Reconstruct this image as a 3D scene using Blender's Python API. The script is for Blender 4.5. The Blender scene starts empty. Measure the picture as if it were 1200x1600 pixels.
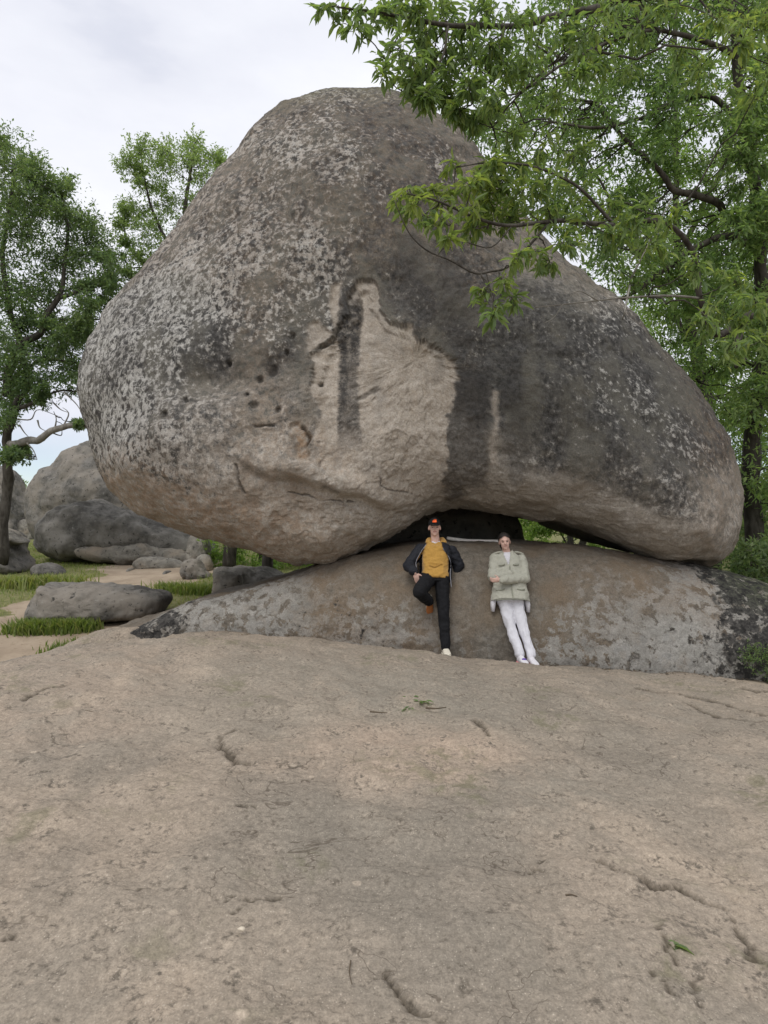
import bpy, bmesh, math
import numpy as np
from mathutils import Vector, Matrix

rad = math.radians
SC = bpy.context.scene
COL = SC.collection

# ------------------------------------------------------------------ camera
cam_d = bpy.data.cameras.new('camera')
cam = bpy.data.objects.new('camera', cam_d)
COL.objects.link(cam)
cam.location = (0, 0, 1.75)
cam.rotation_euler = (rad(90), 0, 0)
cam_d.sensor_fit = 'VERTICAL'
cam_d.sensor_height = 36
cam_d.lens = 22.5
cam_d.clip_end = 3000
SC.camera = cam

# ------------------------------------------------------------------ sky and sun (thin bright overcast, sun veiled by cloud, high behind the viewer's left shoulder)
SUN_EL, SUN_AZ = 60.0, 205.0          # azimuth clockwise from +Y
sund = Vector((math.cos(rad(SUN_EL)) * math.sin(rad(SUN_AZ)), math.cos(rad(SUN_EL)) * math.cos(rad(SUN_AZ)), math.sin(rad(SUN_EL))))
W = bpy.data.worlds.new('World'); SC.world = W; W.use_nodes = True
nt = W.node_tree; nt.nodes.clear()
def wn(t, **k):
    n = nt.nodes.new(t)
    for a, b in k.items(): setattr(n, a, b)
    return n
wo = wn('ShaderNodeOutputWorld'); bg = wn('ShaderNodeBackground'); bg.inputs[1].default_value = 0.10
sky = wn('ShaderNodeTexSky', sky_type='NISHITA', sun_disc=False, sun_elevation=rad(SUN_EL), sun_rotation=rad(SUN_AZ), dust_density=.1, ozone_density=4.0)
tc = wn('ShaderNodeTexCoord')
mp = wn('ShaderNodeMapping'); mp.inputs['Scale'].default_value = (1.0, 1.0, 2.6); mp.inputs['Location'].default_value = (1.3, 0.4, 0.7)
nz = wn('ShaderNodeTexNoise'); nz.inputs['Scale'].default_value = 1.7; nz.inputs['Detail'].default_value = 6; nz.inputs['Roughness'].default_value = .55
nt.links.new(tc.outputs['Generated'], mp.inputs[0]); nt.links.new(mp.outputs[0], nz.inputs['Vector'])
cov = wn('ShaderNodeMapRange'); cov.inputs[1].default_value = .22; cov.inputs[2].default_value = .42; cov.inputs[3].default_value = .75; cov.inputs[4].default_value = 1.0
nt.links.new(nz.outputs[0], cov.inputs[0])
crmp = wn('ShaderNodeValToRGB')
crmp.color_ramp.elements[0].position = .38; crmp.color_ramp.elements[0].color = (6.0, 6.15, 6.85, 1)
crmp.color_ramp.elements[1].position = .68; crmp.color_ramp.elements[1].color = (7.7, 7.8, 8.2, 1)
nt.links.new(nz.outputs[0], crmp.inputs[0])
# the veil thins towards the horizon and lets some blue through
sep = wn('ShaderNodeSeparateXYZ'); nt.links.new(tc.outputs['Generated'], sep.inputs[0])
thin = wn('ShaderNodeMapRange', interpolation_type='SMOOTHSTEP'); thin.inputs[1].default_value = .0; thin.inputs[2].default_value = .16; thin.inputs[3].default_value = .2; thin.inputs[4].default_value = 1.0
nt.links.new(sep.outputs[2], thin.inputs[0])
cmul = wn('ShaderNodeMath', operation='MULTIPLY'); nt.links.new(cov.outputs[0], cmul.inputs[0]); nt.links.new(thin.outputs[0], cmul.inputs[1])
mx = wn('ShaderNodeMixRGB'); nt.links.new(cmul.outputs[0], mx.inputs[0]); nt.links.new(sky.outputs[0], mx.inputs[1]); nt.links.new(crmp.outputs[0], mx.inputs[2])
nt.links.new(mx.outputs[0], bg.inputs[0]); nt.links.new(bg.outputs[0], wo.inputs[0])

sl = bpy.data.lights.new('sun', 'SUN'); so = bpy.data.objects.new('sun', sl); COL.objects.link(so)
sl.energy = 1.5; sl.angle = rad(35); sl.color = (1, .985, .95)
so.rotation_euler = (-sund).to_track_quat('-Z', 'Y').to_euler()

VS = SC.view_settings
VS.view_transform = 'Standard'; VS.look = 'None'; VS.gamma = 1; VS.exposure = 0.42; VS.use_curve_mapping = False
SC.cycles.max_bounces = 8; SC.cycles.transparent_max_bounces = 8

# ------------------------------------------------------------------ helpers
def at(px, py, Y):
    """layout aid: a place in the scene read off the 1200x1600 photograph at a chosen distance Y (metres)"""
    return np.array([(px - 600) / 1000.0 * Y, Y, 1.75 - (py - 800) / 1000.0 * Y])
def ats(L): return np.array([at(*p) for p in L])

GR = np.array([[1,1,0],[-1,1,0],[1,-1,0],[-1,-1,0],[1,0,1],[-1,0,1],[1,0,-1],[-1,0,-1],[0,1,1],[0,-1,1],[0,1,-1],[0,-1,-1]], float)
def _h(ix, iy, iz, seed):
    h = (ix * 374761393 + iy * 668265263 + iz * 1440662683 + seed * 974634733) & 0xffffffff
    h = ((h ^ (h >> 13)) * 1274126177) & 0xffffffff
    return h ^ (h >> 16)
def noise(p, seed=0):
    p = np.asarray(p, float); i = np.floor(p).astype(np.int64); f = p - i
    u = f * f * f * (f * (f * 6 - 15) + 10); out = 0
    for dx in (0, 1):
        wx = u[:, 0] if dx else 1 - u[:, 0]
        for dy in (0, 1):
            wy = u[:, 1] if dy else 1 - u[:, 1]
            for dz in (0, 1):
                wz = u[:, 2] if dz else 1 - u[:, 2]
                g = GR[_h(i[:, 0] + dx, i[:, 1] + dy, i[:, 2] + dz, seed) % 12]
                out = out + wx * wy * wz * ((f[:, 0] - dx) * g[:, 0] + (f[:, 1] - dy) * g[:, 1] + (f[:, 2] - dz) * g[:, 2])
    return out
def fbm(p, sc=1., octv=4, seed=0, gain=.5):
    p = np.asarray(p, float) * sc; a = 1.; o = 0
    for k in range(octv):
        o = o + a * noise(p * 2.03 ** k, seed + k * 17); a *= gain
    return o
def ridge(p, sc=1., octv=4, seed=0):
    p = np.asarray(p, float) * sc; a = 1.; o = 0
    for k in range(octv):
        o = o + a * (1 - np.abs(noise(p * 2.03 ** k, seed + k * 17)) * 2); a *= .5
    return o
def sstep(a, b, x):
    t = np.clip((x - a) / (b - a), 0, 1); return t * t * (3 - 2 * t)

def mk(name, V, F, mat=None, parent=None, smooth=True, attrs=None):
    """one mesh object from arrays; F is a list of index arrays (each N x 3 or N x 4)"""
    V = np.asarray(V, np.float32)
    if not isinstance(F, (list, tuple)): F = [F]
    F = [np.asarray(f, np.int32) for f in F if len(f)]
    me = bpy.data.meshes.new(name)
    me.vertices.add(len(V)); me.vertices.foreach_set('co', V.ravel())
    nl = sum(f.size for f in F); nf = sum(len(f) for f in F)
    me.loops.add(nl); me.loops.foreach_set('vertex_index', np.concatenate([f.ravel() for f in F]))
    me.polygons.add(nf)
    tot = np.concatenate([np.full(len(f), f.shape[1], np.int32) for f in F])
    st = np.zeros(nf, np.int32); st[1:] = np.cumsum(tot)[:-1]
    me.polygons.foreach_set('loop_start', st)
    me.polygons.foreach_set('use_smooth', np.full(nf, smooth))
    me.update(calc_edges=True); me.validate()
    for k, a in (attrs or {}).items():
        at_ = me.attributes.new(k, 'FLOAT', 'POINT'); at_.data.foreach_set('value', np.asarray(a, np.float32))
    if mat: me.materials.append(mat)
    o = bpy.data.objects.new(name, me); COL.objects.link(o)
    if parent: o.parent = parent
    return o
def tag(o, label=None, cat=None, group=None, kind=None):
    if label: o['label'] = label
    if cat: o['category'] = cat
    if group: o['group'] = group
    if kind: o['kind'] = kind
    return o
def thing(name, label, cat, group=None):
    o = bpy.data.objects.new(name, None); COL.objects.link(o); o.empty_display_size = .2
    return tag(o, label, cat, group)
def root_at(o, loc):
    """move a thing's empty to its base and keep the parts where they are"""
    loc = Vector(loc); o.location = loc
    for c in o.children: c.location = Vector(c.location) - loc

def catmull(P, n, closed=False):
    P = np.asarray(P, float); m = len(P)
    if closed: Q = np.vstack([P[-1], P, P[0], P[1]]); segs = m
    else: Q = np.vstack([2 * P[0] - P[1], P, 2 * P[-1] - P[-2]]); segs = m - 1
    t = np.linspace(0, segs, n, endpoint=not closed); i = np.minimum(t.astype(int), segs - 1); f = (t - i)[:, None]
    a, b, c, d = Q[i], Q[i + 1], Q[i + 2], Q[i + 3]
    return .5 * (2 * b + (c - a) * f + (2 * a - 5 * b + 4 * c - d) * f ** 2 + (3 * b - 3 * c + d - a) * f ** 3)
def vnormals(V, F):
    N = np.zeros_like(V)
    for f in F:
        a = V[f[:, 2]] - V[f[:, 0]]; b = V[f[:, -1]] - V[f[:, 1]]
        n = np.cross(a, b)
        for k in range(f.shape[1]):
            for c in range(3): N[:, c] += np.bincount(f[:, k], n[:, c], len(V))
    return N / np.maximum(np.linalg.norm(N, axis=1, keepdims=True), 1e-12)
def grid_faces(nr, nc, wrap=False):
    i = np.arange(nr - 1)[:, None]; j = np.arange(nc if wrap else nc - 1)[None]
    j2 = (j + 1) % nc
    return np.stack([i * nc + j, i * nc + j2, (i + 1) * nc + j2, (i + 1) * nc + j], -1).reshape(-1, 4)
def polydist(x, y, L):
    """distance of points to a polyline and the position along it (0..1)"""
    L = np.asarray(L, float); best = np.full(len(x), 1e9); par = np.zeros(len(x)); n = len(L) - 1
    for k in range(n):
        ax, ay = L[k]; bx, by = L[k + 1]; dx, dy = bx - ax, by - ay
        t = np.clip(((x - ax) * dx + (y - ay) * dy) / (dx * dx + dy * dy + 1e-12), 0, 1)
        d = np.hypot(x - ax - t * dx, y - ay - t * dy); m = d < best
        best[m] = d[m]; par[m] = (k + t[m]) / n
    return best, par
def polysd(x, y, L):
    """signed distance to a polygon, positive inside"""
    L = np.asarray(L, float); d, _ = polydist(x, y, np.vstack([L, L[:1]])); ins = np.zeros(len(x), bool); n = len(L)
    for k in range(n):
        x1, y1 = L[k]; x2, y2 = L[(k + 1) % n]
        c = ((y1 > y) != (y2 > y)) & (x < (x2 - x1) * (y - y1) / (y2 - y1 + 1e-12) + x1); ins ^= c
    return np.where(ins, d, -d)
def gfield(x, y, pts, s):
    """smooth field through scattered (x, y, value)"""
    num = 0; den = 1e-9
    for a, b, v in pts:
        w = np.exp(-((x - a) ** 2 + (y - b) ** 2) / (2 * s * s)) + 1e-5 / ((x - a) ** 2 + (y - b) ** 2 + .05); num = num + w * v; den = den + w
    return num / den

# ------------------------------------------------------------------ materials
class NT:
    def __init__(s, name):
        s.m = bpy.data.materials.new(name); s.m.use_nodes = True; s.t = s.m.node_tree; s.t.nodes.clear()
        s.out = s.n('ShaderNodeOutputMaterial')
        s.co = s.n('ShaderNodeTexCoord').outputs['Object']
    def n(s, t, **k):
        o = s.t.nodes.new(t)
        for a, b in k.items(): setattr(o, a, b)
        return o
    def l(s, a, b): s.t.links.new(a, b)
    def put(s, sock, v):
        if isinstance(v, bpy.types.NodeSocket): s.l(v, sock)
        else:
            if isinstance(v, (tuple, list)) and len(v) == 3 and sock.type == 'RGBA': v = (*v, 1)
            sock.default_value = v
    def attr(s, a): return s.n('ShaderNodeAttribute', attribute_name=a).outputs['Fac']
    def vec(s, scale=(1, 1, 1), loc=(0, 0, 0)):
        m = s.n('ShaderNodeMapping'); s.l(s.co, m.inputs[0]); m.inputs['Scale'].default_value = scale; m.inputs['Location'].default_value = loc
        return m.outputs[0]
    def noise(s, sc, det=4, ro=.55, dist=0, v=None):
        o = s.n('ShaderNodeTexNoise'); s.l(v or s.co, o.inputs['Vector'])
        for a, b in (('Scale', sc), ('Detail', det), ('Roughness', ro), ('Distortion', dist)): o.inputs[a].default_value = b
        return o.outputs[0]
    def voro(s, sc, feat='F1', v=None, rnd=1):
        o = s.n('ShaderNodeTexVoronoi', feature=feat); s.l(v or s.co, o.inputs['Vector']); o.inputs['Scale'].default_value = sc; o.inputs['Randomness'].default_value = rnd
        return o
    def rng(s, v, a, b, c=0., d=1., smooth=True):
        o = s.n('ShaderNodeMapRange', interpolation_type='SMOOTHSTEP' if smooth else 'LINEAR'); s.put(o.inputs[0], v)
        for k, x in enumerate((a, b, c, d)): s.put(o.inputs[k + 1], x)
        return o.outputs[0]
    def math(s, op, a, b=0., c=0.):
        o = s.n('ShaderNodeMath', operation=op); s.put(o.inputs[0], a); s.put(o.inputs[1], b); s.put(o.inputs[2], c); return o.outputs[0]
    def mix(s, f, a, b, bt='MIX'):
        o = s.n('ShaderNodeMixRGB', blend_type=bt); s.put(o.inputs[0], f); s.put(o.inputs[1], a); s.put(o.inputs[2], b); return o.outputs[0]
    def bump(s, h, st=.5, dist=.02, nin=None):
        o = s.n('ShaderNodeBump'); s.put(o.inputs['Height'], h); o.inputs['Strength'].default_value = st; o.inputs['Distance'].default_value = dist
        if nin: s.l(nin, o.inputs['Normal'])
        return o.outputs[0]
    def bsdf(s, col, rough=.9, nor=None, spec=.2):
        b = s.n('ShaderNodeBsdfPrincipled'); s.put(b.inputs['Base Color'], col); s.put(b.inputs['Roughness'], rough); b.inputs['Specular IOR Level'].default_value = spec
        if nor: s.l(nor, b.inputs['Normal'])
        s.l(b.outputs[0], s.out.inputs[0]); return b

def mat_boulder():
    t = NT('weathered_granite')
    lich, clean, scar, dark, rust, crack, green = [t.attr(a) for a in ('lich', 'clean', 'scar', 'dark', 'rust', 'crack', 'green')]
    big = t.noise(.9, 3)
    n1 = t.noise(10.5, 10, .76, .25)
    n2 = t.noise(17, 8, .68, .15, t.vec((1, 1, .8), (3, 7, 1)))
    n3 = t.noise(55, 5, .6)
    n4 = t.noise(2.1, 8, .6, .3, t.vec((1, 1, .55), (9, 2, 5)))
    # bare granite under the crust
    gran = t.mix(t.rng(n2, .35, .65), (.355, .32, .275), (.47, .428, .375))
    gran = t.mix(t.rng(n4, .42, .64), gran, (.34, .295, .245))
    # dark crust of algae and lichen
    crust = t.mix(t.rng(n2, .38, .62), (.044, .042, .040), (.108, .103, .097))
    crust = t.mix(t.rng(n4, .42, .62), crust, (.125, .117, .10)); crust = t.mix(t.rng(n1, .55, .68, 0, .8), crust, (.17, .155, .125))
    # pale grey lichen patches
    pale = t.mix(t.rng(n2, .3, .66), (.248, .236, .212), (.413, .397, .366))
    pale = t.mix(t.rng(big, .42, .6), pale, (.31, .295, .27))
    body = t.math('ADD', t.math('MULTIPLY', n1, .58), t.math('MULTIPLY', n2, .42))
    th = t.math('SUBTRACT', 1.0, lich)
    th = t.math('MULTIPLY_ADD', th, .30, .352)
    th = t.math('ADD', th, t.math('MULTIPLY', t.math('SUBTRACT', n4, .5), .2)); th = t.math('ADD', th, t.math('MULTIPLY', t.math('SUBTRACT', big, .5), .18))
    pm = t.rng(t.math('SUBTRACT', body, th), -.03, .045)
    col = t.mix(pm, crust, pale)
    n6 = t.noise(16, 6, .6, .3, t.vec((1, 1, .6), (1, 5, 2)))
    col = t.mix(t.math('MULTIPLY', t.rng(n6, .53, .585), t.rng(lich, .42, .6, 0, .92)), col, (.045, .04, .037))
    col = t.mix(t.math('MULTIPLY', clean, t.rng(t.math('ADD', n1, t.math('MULTIPLY', clean, .25)), .45, .62)), col, gran)
    sc_c = t.mix(t.rng(n2, .32, .7), (.345, .30, .25), (.45, .40, .345))
    sc_c = t.mix(t.rng(n1, .5, .68), sc_c, (.37, .315, .255)); sc_c = t.mix(t.rng(n4, .52, .68, 0, .7), sc_c, (.27, .245, .215))
    col = t.mix(scar, col, sc_c)
    col = t.mix(t.math('MULTIPLY', rust, t.rng(n1, .38, .6)), col, (.29, .20, .13))
    col = t.mix(t.math('MULTIPLY', dark, t.rng(n1, .36, .56, .55, 1)), col, (.052, .049, .047))
    col = t.mix(t.math('MULTIPLY', green, t.rng(n1, .4, .6)), col, (.09, .10, .045))
    col = t.mix(t.math('MULTIPLY', crack, .85), col, (.03, .026, .022))
    sp = t.rng(n3, .3, .7, .74, 1.22, False)
    col = t.mix(1., col, _gray(t, sp), 'MULTIPLY')
    h = t.math('ADD', t.math('MULTIPLY', n1, .6), t.math('MULTIPLY', n2, .45))
    nor = t.bump(h, .8, .05); nor = t.bump(n3, .5, .012, nor)
    t.bsdf(col, .92, nor, .15); return t.m
def _gray(t, v):
    c = t.n('ShaderNodeCombineColor')
    for k in range(3): t.put(c.inputs[k], v)
    return c.outputs[0]

def mat_base():
    """granite with big crusty lichen rosettes, for the low rock underneath"""
    t = NT('lichen_granite')
    lich, clean, dark, rust, green = [t.attr(a) for a in ('lich', 'clean', 'dark', 'rust', 'green')]
    n1 = t.noise(5, 9, .66, .3); n2 = t.noise(14, 8, .66, .2); n3 = t.noise(60, 4, .6); n4 = t.noise(1.6, 6, .6)
    gran = t.mix(t.rng(n2, .33, .68), (.125, .111, .092), (.205, .182, .15)); gran = t.mix(t.rng(n4, .42, .62), gran, (.165, .132, .097))
    dk = t.mix(t.rng(n2, .35, .65), (.02, .019, .018), (.075, .07, .064))
    # rosettes: cells whose edges wander
    wob = t.n('ShaderNodeVectorMath', operation='ADD'); nn = t.n('ShaderNodeTexNoise'); t.l(t.co, nn.inputs['Vector']); nn.inputs['Scale'].default_value = 9; nn.inputs['Detail'].default_value = 6
    sc = t.n('ShaderNodeVectorMath', operation='SCALE'); t.l(nn.outputs['Color'], sc.inputs[0]); sc.inputs['Scale'].default_value = .17
    t.l(t.co, wob.inputs[0]); t.l(sc.outputs[0], wob.inputs[1])
    v = t.voro(4.2, 'F1', wob.outputs[0]); v2 = t.voro(10.5, 'F1', wob.outputs[0])
    ro1 = t.rng(t.math('SUBTRACT', v.outputs['Distance'], t.math('MULTIPLY', t.math('SUBTRACT', lich, .5), .30)), .40, .24)
    ro2 = t.math('MULTIPLY', t.rng(t.math('ADD', t.noise(7.5, 9, .7, .4, t.vec((1, 1, 1), (2, 9, 4))), t.math('MULTIPLY', t.math('SUBTRACT', lich, .5), .22)), .485, .545), t.rng(n2, .3, .5, .5, 1))
    c1 = t.mix(v.outputs['Color'], (.24, .235, .215), (.35, .335, .31)); c1 = t.mix(t.rng(n2, .3, .7, 0, .8), c1, (.20, .197, .182)); c1 = t.mix(t.rng(n1, .44, .56), c1, (.27, .25, .22))
    c2 = t.mix(v2.outputs['Color'], (.235, .226, .203), (.33, .315, .287))
    col = t.mix(t.rng(t.math('ADD', n1, t.math('MULTIPLY', t.math('SUBTRACT', lich, .5), .35)), .5, .58), gran, t.mix(t.rng(n1, .4, .6), dk, gran))
    col = t.mix(t.math('MULTIPLY', ro2, t.rng(lich, .15, .5)), col, c2)
    col = t.mix(t.math('MULTIPLY', t.math('MULTIPLY', ro1, t.rng(v.outputs['Color'], .35, .5)), t.rng(lich, .3, .6, 0, .85)), col, c1)
    col = t.mix(t.math('MULTIPLY', clean, .9), col, gran)
    col = t.mix(t.math('MULTIPLY', rust, t.rng(n1, .35, .65, .2, .8)), col, (.20, .14, .09))
    dm = t.rng(t.math('ADD', t.math('MULTIPLY', dark, .62), t.math('MULTIPLY', n1, .8)), .62, .70); dm = t.math('MULTIPLY', dm, t.rng(t.noise(9, 8, .7, .3, t.vec((1, 1, 1), (8, 8, 1))), .60, .545, .2, 1))
    col = t.mix(dm, col, dk)
    col = t.mix(t.math('MULTIPLY', green, t.rng(n2, .4, .6)), col, (.06, .075, .03))
    col = t.mix(1., col, _gray(t, t.rng(n3, .3, .7, .75, 1.2, False)), 'MULTIPLY')
    h = t.math('ADD', t.math('MULTIPLY', n2, .6), t.math('MULTIPLY', ro1, .08))
    nor = t.bump(h, .8, .035); nor = t.bump(n3, .5, .01, nor)
    t.bsdf(col, .93, nor, .15); return t.m

def mat_slab():
    t = NT('worn_granite_slab')
    crack, pink, moss, grey = [t.attr(a) for a in ('crack', 'pink', 'moss', 'grey')]
    n0 = t.noise(.55, 4, .55); n1 = t.noise(2.6, 9, .62, .2); n2 = t.noise(9, 8, .66, .15, t.vec((1, 1, 1), (4, 1, 8))); n3 = t.noise(38, 6, .68); n5 = t.noise(120, 3, .6)
    c = t.mix(t.rng(n1, .33, .67), (.252, .207, .159), (.339, .283, .219))
    c = t.mix(t.rng(n0, .42, .64), c, (.260, .223, .176))
    c = t.mix(t.math('MULTIPLY', grey, t.rng(n2, .3, .6, .35, 1)), c, (.210, .189, .153))
    c = t.mix(t.math('MULTIPLY', pink, t.rng(n1, .35, .6, .2, .7)), c, (.371, .280, .209))
    n7 = t.noise(1.1, 6, .6, .6, t.vec((1, .45, 1), (5, 1, 2))); c = t.mix(t.rng(n7, .5, .66, 0, .6), c, (.198, .172, .138)); c = t.mix(t.rng(n7, .44, .33, 0, .5), c, (.368, .297, .225))
    # grime that settles in the small hollows
    c = t.mix(t.rng(t.math('ADD', t.math('MULTIPLY', n2, .6), t.math('MULTIPLY', n3, .4)), .47, .36), c, (.153, .129, .101))
    # thin pale scabs where the surface has flaked
    v = t.voro(7.5, 'F1', t.vec((1, 1.25, 1), (2, 3, 0)))
    fl = t.math('MULTIPLY', t.rng(t.math('ADD', v.outputs['Distance'], t.math('MULTIPLY', t.math('SUBTRACT', n3, .5), .35)), .20, .13), t.rng(v.outputs['Color'], .72, .8))
    c = t.mix(t.math('MULTIPLY', fl, .55), c, (.449, .370, .285))
    v3 = t.voro(95, 'F1'); c = t.mix(t.math('MULTIPLY', t.rng(v3.outputs['Distance'], .32, .2), t.rng(v3.outputs['Color'], .62, .75, 0, .5)), c, (.479, .419, .340))
    c = t.mix(t.math('MULTIPLY', moss, t.rng(n2, .45, .6)), c, (.133, .127, .069))
    c = t.mix(t.math('MULTIPLY', crack, .9), c, (.071, .057, .041))  # cracks, plus the contact shadow painted along the rock foot
    c = t.mix(1., c, _gray(t, t.rng(n3, .28, .72, .70, 1.27, False)), 'MULTIPLY')
    hl = t.noise(.9, 5, .6, .8, t.vec((1, 1, 1), (7, 3, 9))); hl2 = t.math('ABSOLUTE', t.math('SUBTRACT', hl, .5)); hl = t.math('MULTIPLY', t.rng(hl2, .0045, .001), t.rng(n7, .46, .6)); c = t.mix(t.math('MULTIPLY', hl, .7), c, (.092, .073, .055))
    c = t.mix(1., c, _gray(t, t.rng(n5, .3, .7, .80, 1.18, False)), 'MULTIPLY')
    nor = t.bump(n2, .3, .03); nor = t.bump(n3, .42, .012, nor); nor = t.bump(n5, .5, .004, nor)
    t.bsdf(c, .9, nor, .2); return t.m

def mat_far_rock(name, c1, c2, c3):
    t = NT(name)
    n0 = t.noise(.8, 4); n1 = t.noise(2.6, 9, .68, .3); n2 = t.noise(9, 6, .65)
    c = t.mix(t.rng(n1, .36, .62), c1, c2); c = t.mix(t.rng(n0, .45, .62), c, c3)
    c = t.mix(t.rng(n2, .58, .74, 0, .7), c, (.30, .285, .26)); c = t.mix(t.rng(n2, .42, .34), c, (.05, .047, .042))
    nor = t.bump(n1, .7, .06); nor = t.bump(n2, .6, .03, nor); t.bsdf(c, .92, nor, .15); return t.m

def mat_ground():
    t = NT('sandy_earth'); g = t.attr('grass')
    n1 = t.noise(1.3, 7, .6); n2 = t.noise(12, 6, .65); n3 = t.noise(60, 4, .6)
    c = t.mix(t.rng(n1, .35, .65), (.27, .21, .152), (.36, .288, .212)); c = t.mix(t.rng(n2, .55, .7), c, (.25, .19, .13))
    gr = t.mix(t.rng(n2, .35, .65), (.12, .13, .05), (.20, .185, .085))
    c = t.mix(t.rng(t.math('ADD', g, t.math('MULTIPLY', t.math('SUBTRACT', n2, .5), .9)), .4, .6), c, gr)
    nor = t.bump(n2, .6, .03); nor = t.bump(n3, .6, .012, nor); t.bsdf(c, .95, nor, .1); return t.m

def mat_bark(name='bark', a=(.04, .035, .029), b=(.10, .09, .077)):
    t = NT(name); n = t.noise(9, 7, .65, .3, t.vec((1, 1, .35))); n2 = t.noise(2.5, 5)
    c = t.mix(t.rng(n, .35, .66), a, b); c = t.mix(t.rng(n2, .5, .7), c, tuple(x * .8 for x in b))
    t.bsdf(c, .95, t.bump(n, .9, .03), .1); return t.m

def mat_leaf(name, dark, mid, lite, trans=.45, gloss=.25):
    t = NT(name); tone = t.attr('tone')
    r = t.n('ShaderNodeValToRGB'); e = r.color_ramp.elements
    e[0].position = 0; e[0].color = (*dark, 1); e[1].position = 1; e[1].color = (*lite, 1); k = e.new(.5); k.color = (*mid, 1); t.put(r.inputs[0], tone)
    c = r.outputs[0]
    d = t.n('ShaderNodeBsdfPrincipled'); t.put(d.inputs['Base Color'], c); d.inputs['Roughness'].default_value = .5; d.inputs['Specular IOR Level'].default_value = gloss
    tr = t.n('ShaderNodeBsdfTranslucent'); t.put(tr.inputs[0], t.mix(1., c, (1.15, 1.25, .55), 'MULTIPLY'))
    m = t.n('ShaderNodeMixShader'); m.inputs[0].default_value = trans; t.l(d.outputs[0], m.inputs[1]); t.l(tr.outputs[0], m.inputs[2]); t.l(m.outputs[0], t.out.inputs[0]); return t.m
def mat_plain(name, col, rough=.85, var=.12, sc=30, bump=.3, spec=.2, dist=.004, sheen=0):
    t = NT(name); n = t.noise(sc, 5, .6)
    c = t.mix(1., col, _gray(t, t.rng(n, .3, .7, 1 - var, 1 + var, False)), 'MULTIPLY')
    b = t.bsdf(c, rough, t.bump(n, bump, dist), spec)
    if sheen: b.inputs['Sheen Weight'].default_value = sheen
    return t.m

# ================================================================== SETTING
M_boulder = mat_boulder(); M_base = mat_base(); M_slab = mat_slab(); M_ground = mat_ground()
M_rock_a = mat_far_rock('grey_rock', (.085, .08, .072), (.18, .168, .15), (.21, .187, .158))
M_rock_e = mat_far_rock('dark_lichen_rock', (.065, .061, .054), (.14, .131, .117), (.21, .195, .172))
M_rock_d = mat_far_rock('shaded_dark_rock', (.05, .048, .043), (.085, .08, .07), (.10, .09, .075))
M_rock_b = mat_far_rock('pale_rock', (.14, .13, .112), (.25, .23, .195), (.27, .225, .175))
M_bark = mat_bark(); M_bark_pale = mat_bark('dead_bark', (.17, .155, .135), (.30, .28, .25))

def ground_z(x, y):
    z = np.interp(y, [-60, 6.5, 8.6, 9.5, 11, 16, 24, 40, 80, 900], [-.7, -.7, -.34, -.20, -.07, .14, .31, .45, .5, .5])
    p = np.stack([x, y, x * 0], 1)
    return z + .09 * fbm(p, .35, 3, 5) * np.clip((y - 7) / 6, 0, 1) - .25 * sstep(2, 6, x) * sstep(14, 9, y)

# ---- granite slab in the foreground
def tps(ctrl):
    C = np.array(ctrl, float); n = len(C)
    def U(r2): return np.where(r2 > 1e-12, r2 * np.log(np.maximum(r2, 1e-12)), 0)
    K = U(((C[:, None, :2] - C[None, :, :2]) ** 2).sum(-1)) + np.eye(n) * .02
    A = np.zeros((n + 3, n + 3)); A[:n, :n] = K; A[:n, n] = 1; A[:n, n + 1:] = C[:, :2]; A[n, :n] = 1; A[n + 1:, :n] = C[:, :2].T
    w = np.linalg.solve(A, np.concatenate([C[:, 2], np.zeros(3)]))
    def f(x, y):
        o = w[n] + w[n + 1] * x + w[n + 2] * y
        for k in range(n): o = o + w[k] * U((x - C[k, 0]) ** 2 + (y - C[k, 1]) ** 2)
        return o
    return f
FOOT = [(150, 992, 8.5), (205, 990, 8.45), (300, 992, 8.4), (400, 993, 8.35), (490, 996, 8.3), (600, 1011, 8.12), (690, 1026, 7.97), (760, 1033, 7.92), (830, 1040, 7.86), (1000, 1048, 7.7), (1200, 1064, 7.5), (1300, 1073, 7.4), (1400, 1085, 7.3)]
FOOTW = ats(FOOT)
slab_f = tps([tuple(p) for p in FOOTW] + [
    tuple(at(0, 1031, 6.4)), tuple(at(100, 1014, 6.7)), tuple(at(200, 1001, 7.0)), tuple(at(300, 995, 7.4)), tuple(at(380, 994, 7.9)), tuple(at(697, 1024, 7.62)), tuple(at(824, 1037, 7.5)),
    (-2.2, 5.5, .30), (-.8, 5.5, .22), (.6, 5.5, .13), (2, 5.5, .02), (4, 5.5, -.14), (-3.2, 4, .30), (-1.5, 3.2, .22), (0, 3.2, .13), (1.5, 3.2, .07), (3.2, 3.6, -.02), (0, 1.5, .07), (-1.5, 1.2, .10), (1.5, 1.2, .02), (0, -1.5, .0), (-3, -1, -.1), (3, -1, -.1),
    (-3.3, 8.3, -.06), (-2.6, 9.3, -.2), (-4.6, 7.6, -.12), (-5.6, 6.6, -.15), (-5.4, 8.4, -.6), (-6.5, 4.5, -.1), (-8, 5.5, -.9), (-7, 1, -.3), (0, 10, -.3), (3, 10, -.4), (6.5, 5.5, -.4), (7, 8, -.6), (6, 1, -.4), (-1, 9.5, -.1)])
xs = np.unique(np.concatenate([np.linspace(-9, -5.2, 60), np.linspace(-5.2, 5.6, 530), np.linspace(5.6, 9, 50)]))
ys = np.unique(np.concatenate([np.linspace(-3, 1.2, 60), 1.2 * (9.0 / 1.2) ** np.linspace(0, 1, 480), np.linspace(9.0, 11, 30)]))
X, Y = np.meshgrid(xs, ys); X = X.ravel(); Y = Y.ravel()
Z = slab_f(X, Y); p3 = np.stack([X, Y, X * 0], 1)
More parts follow.
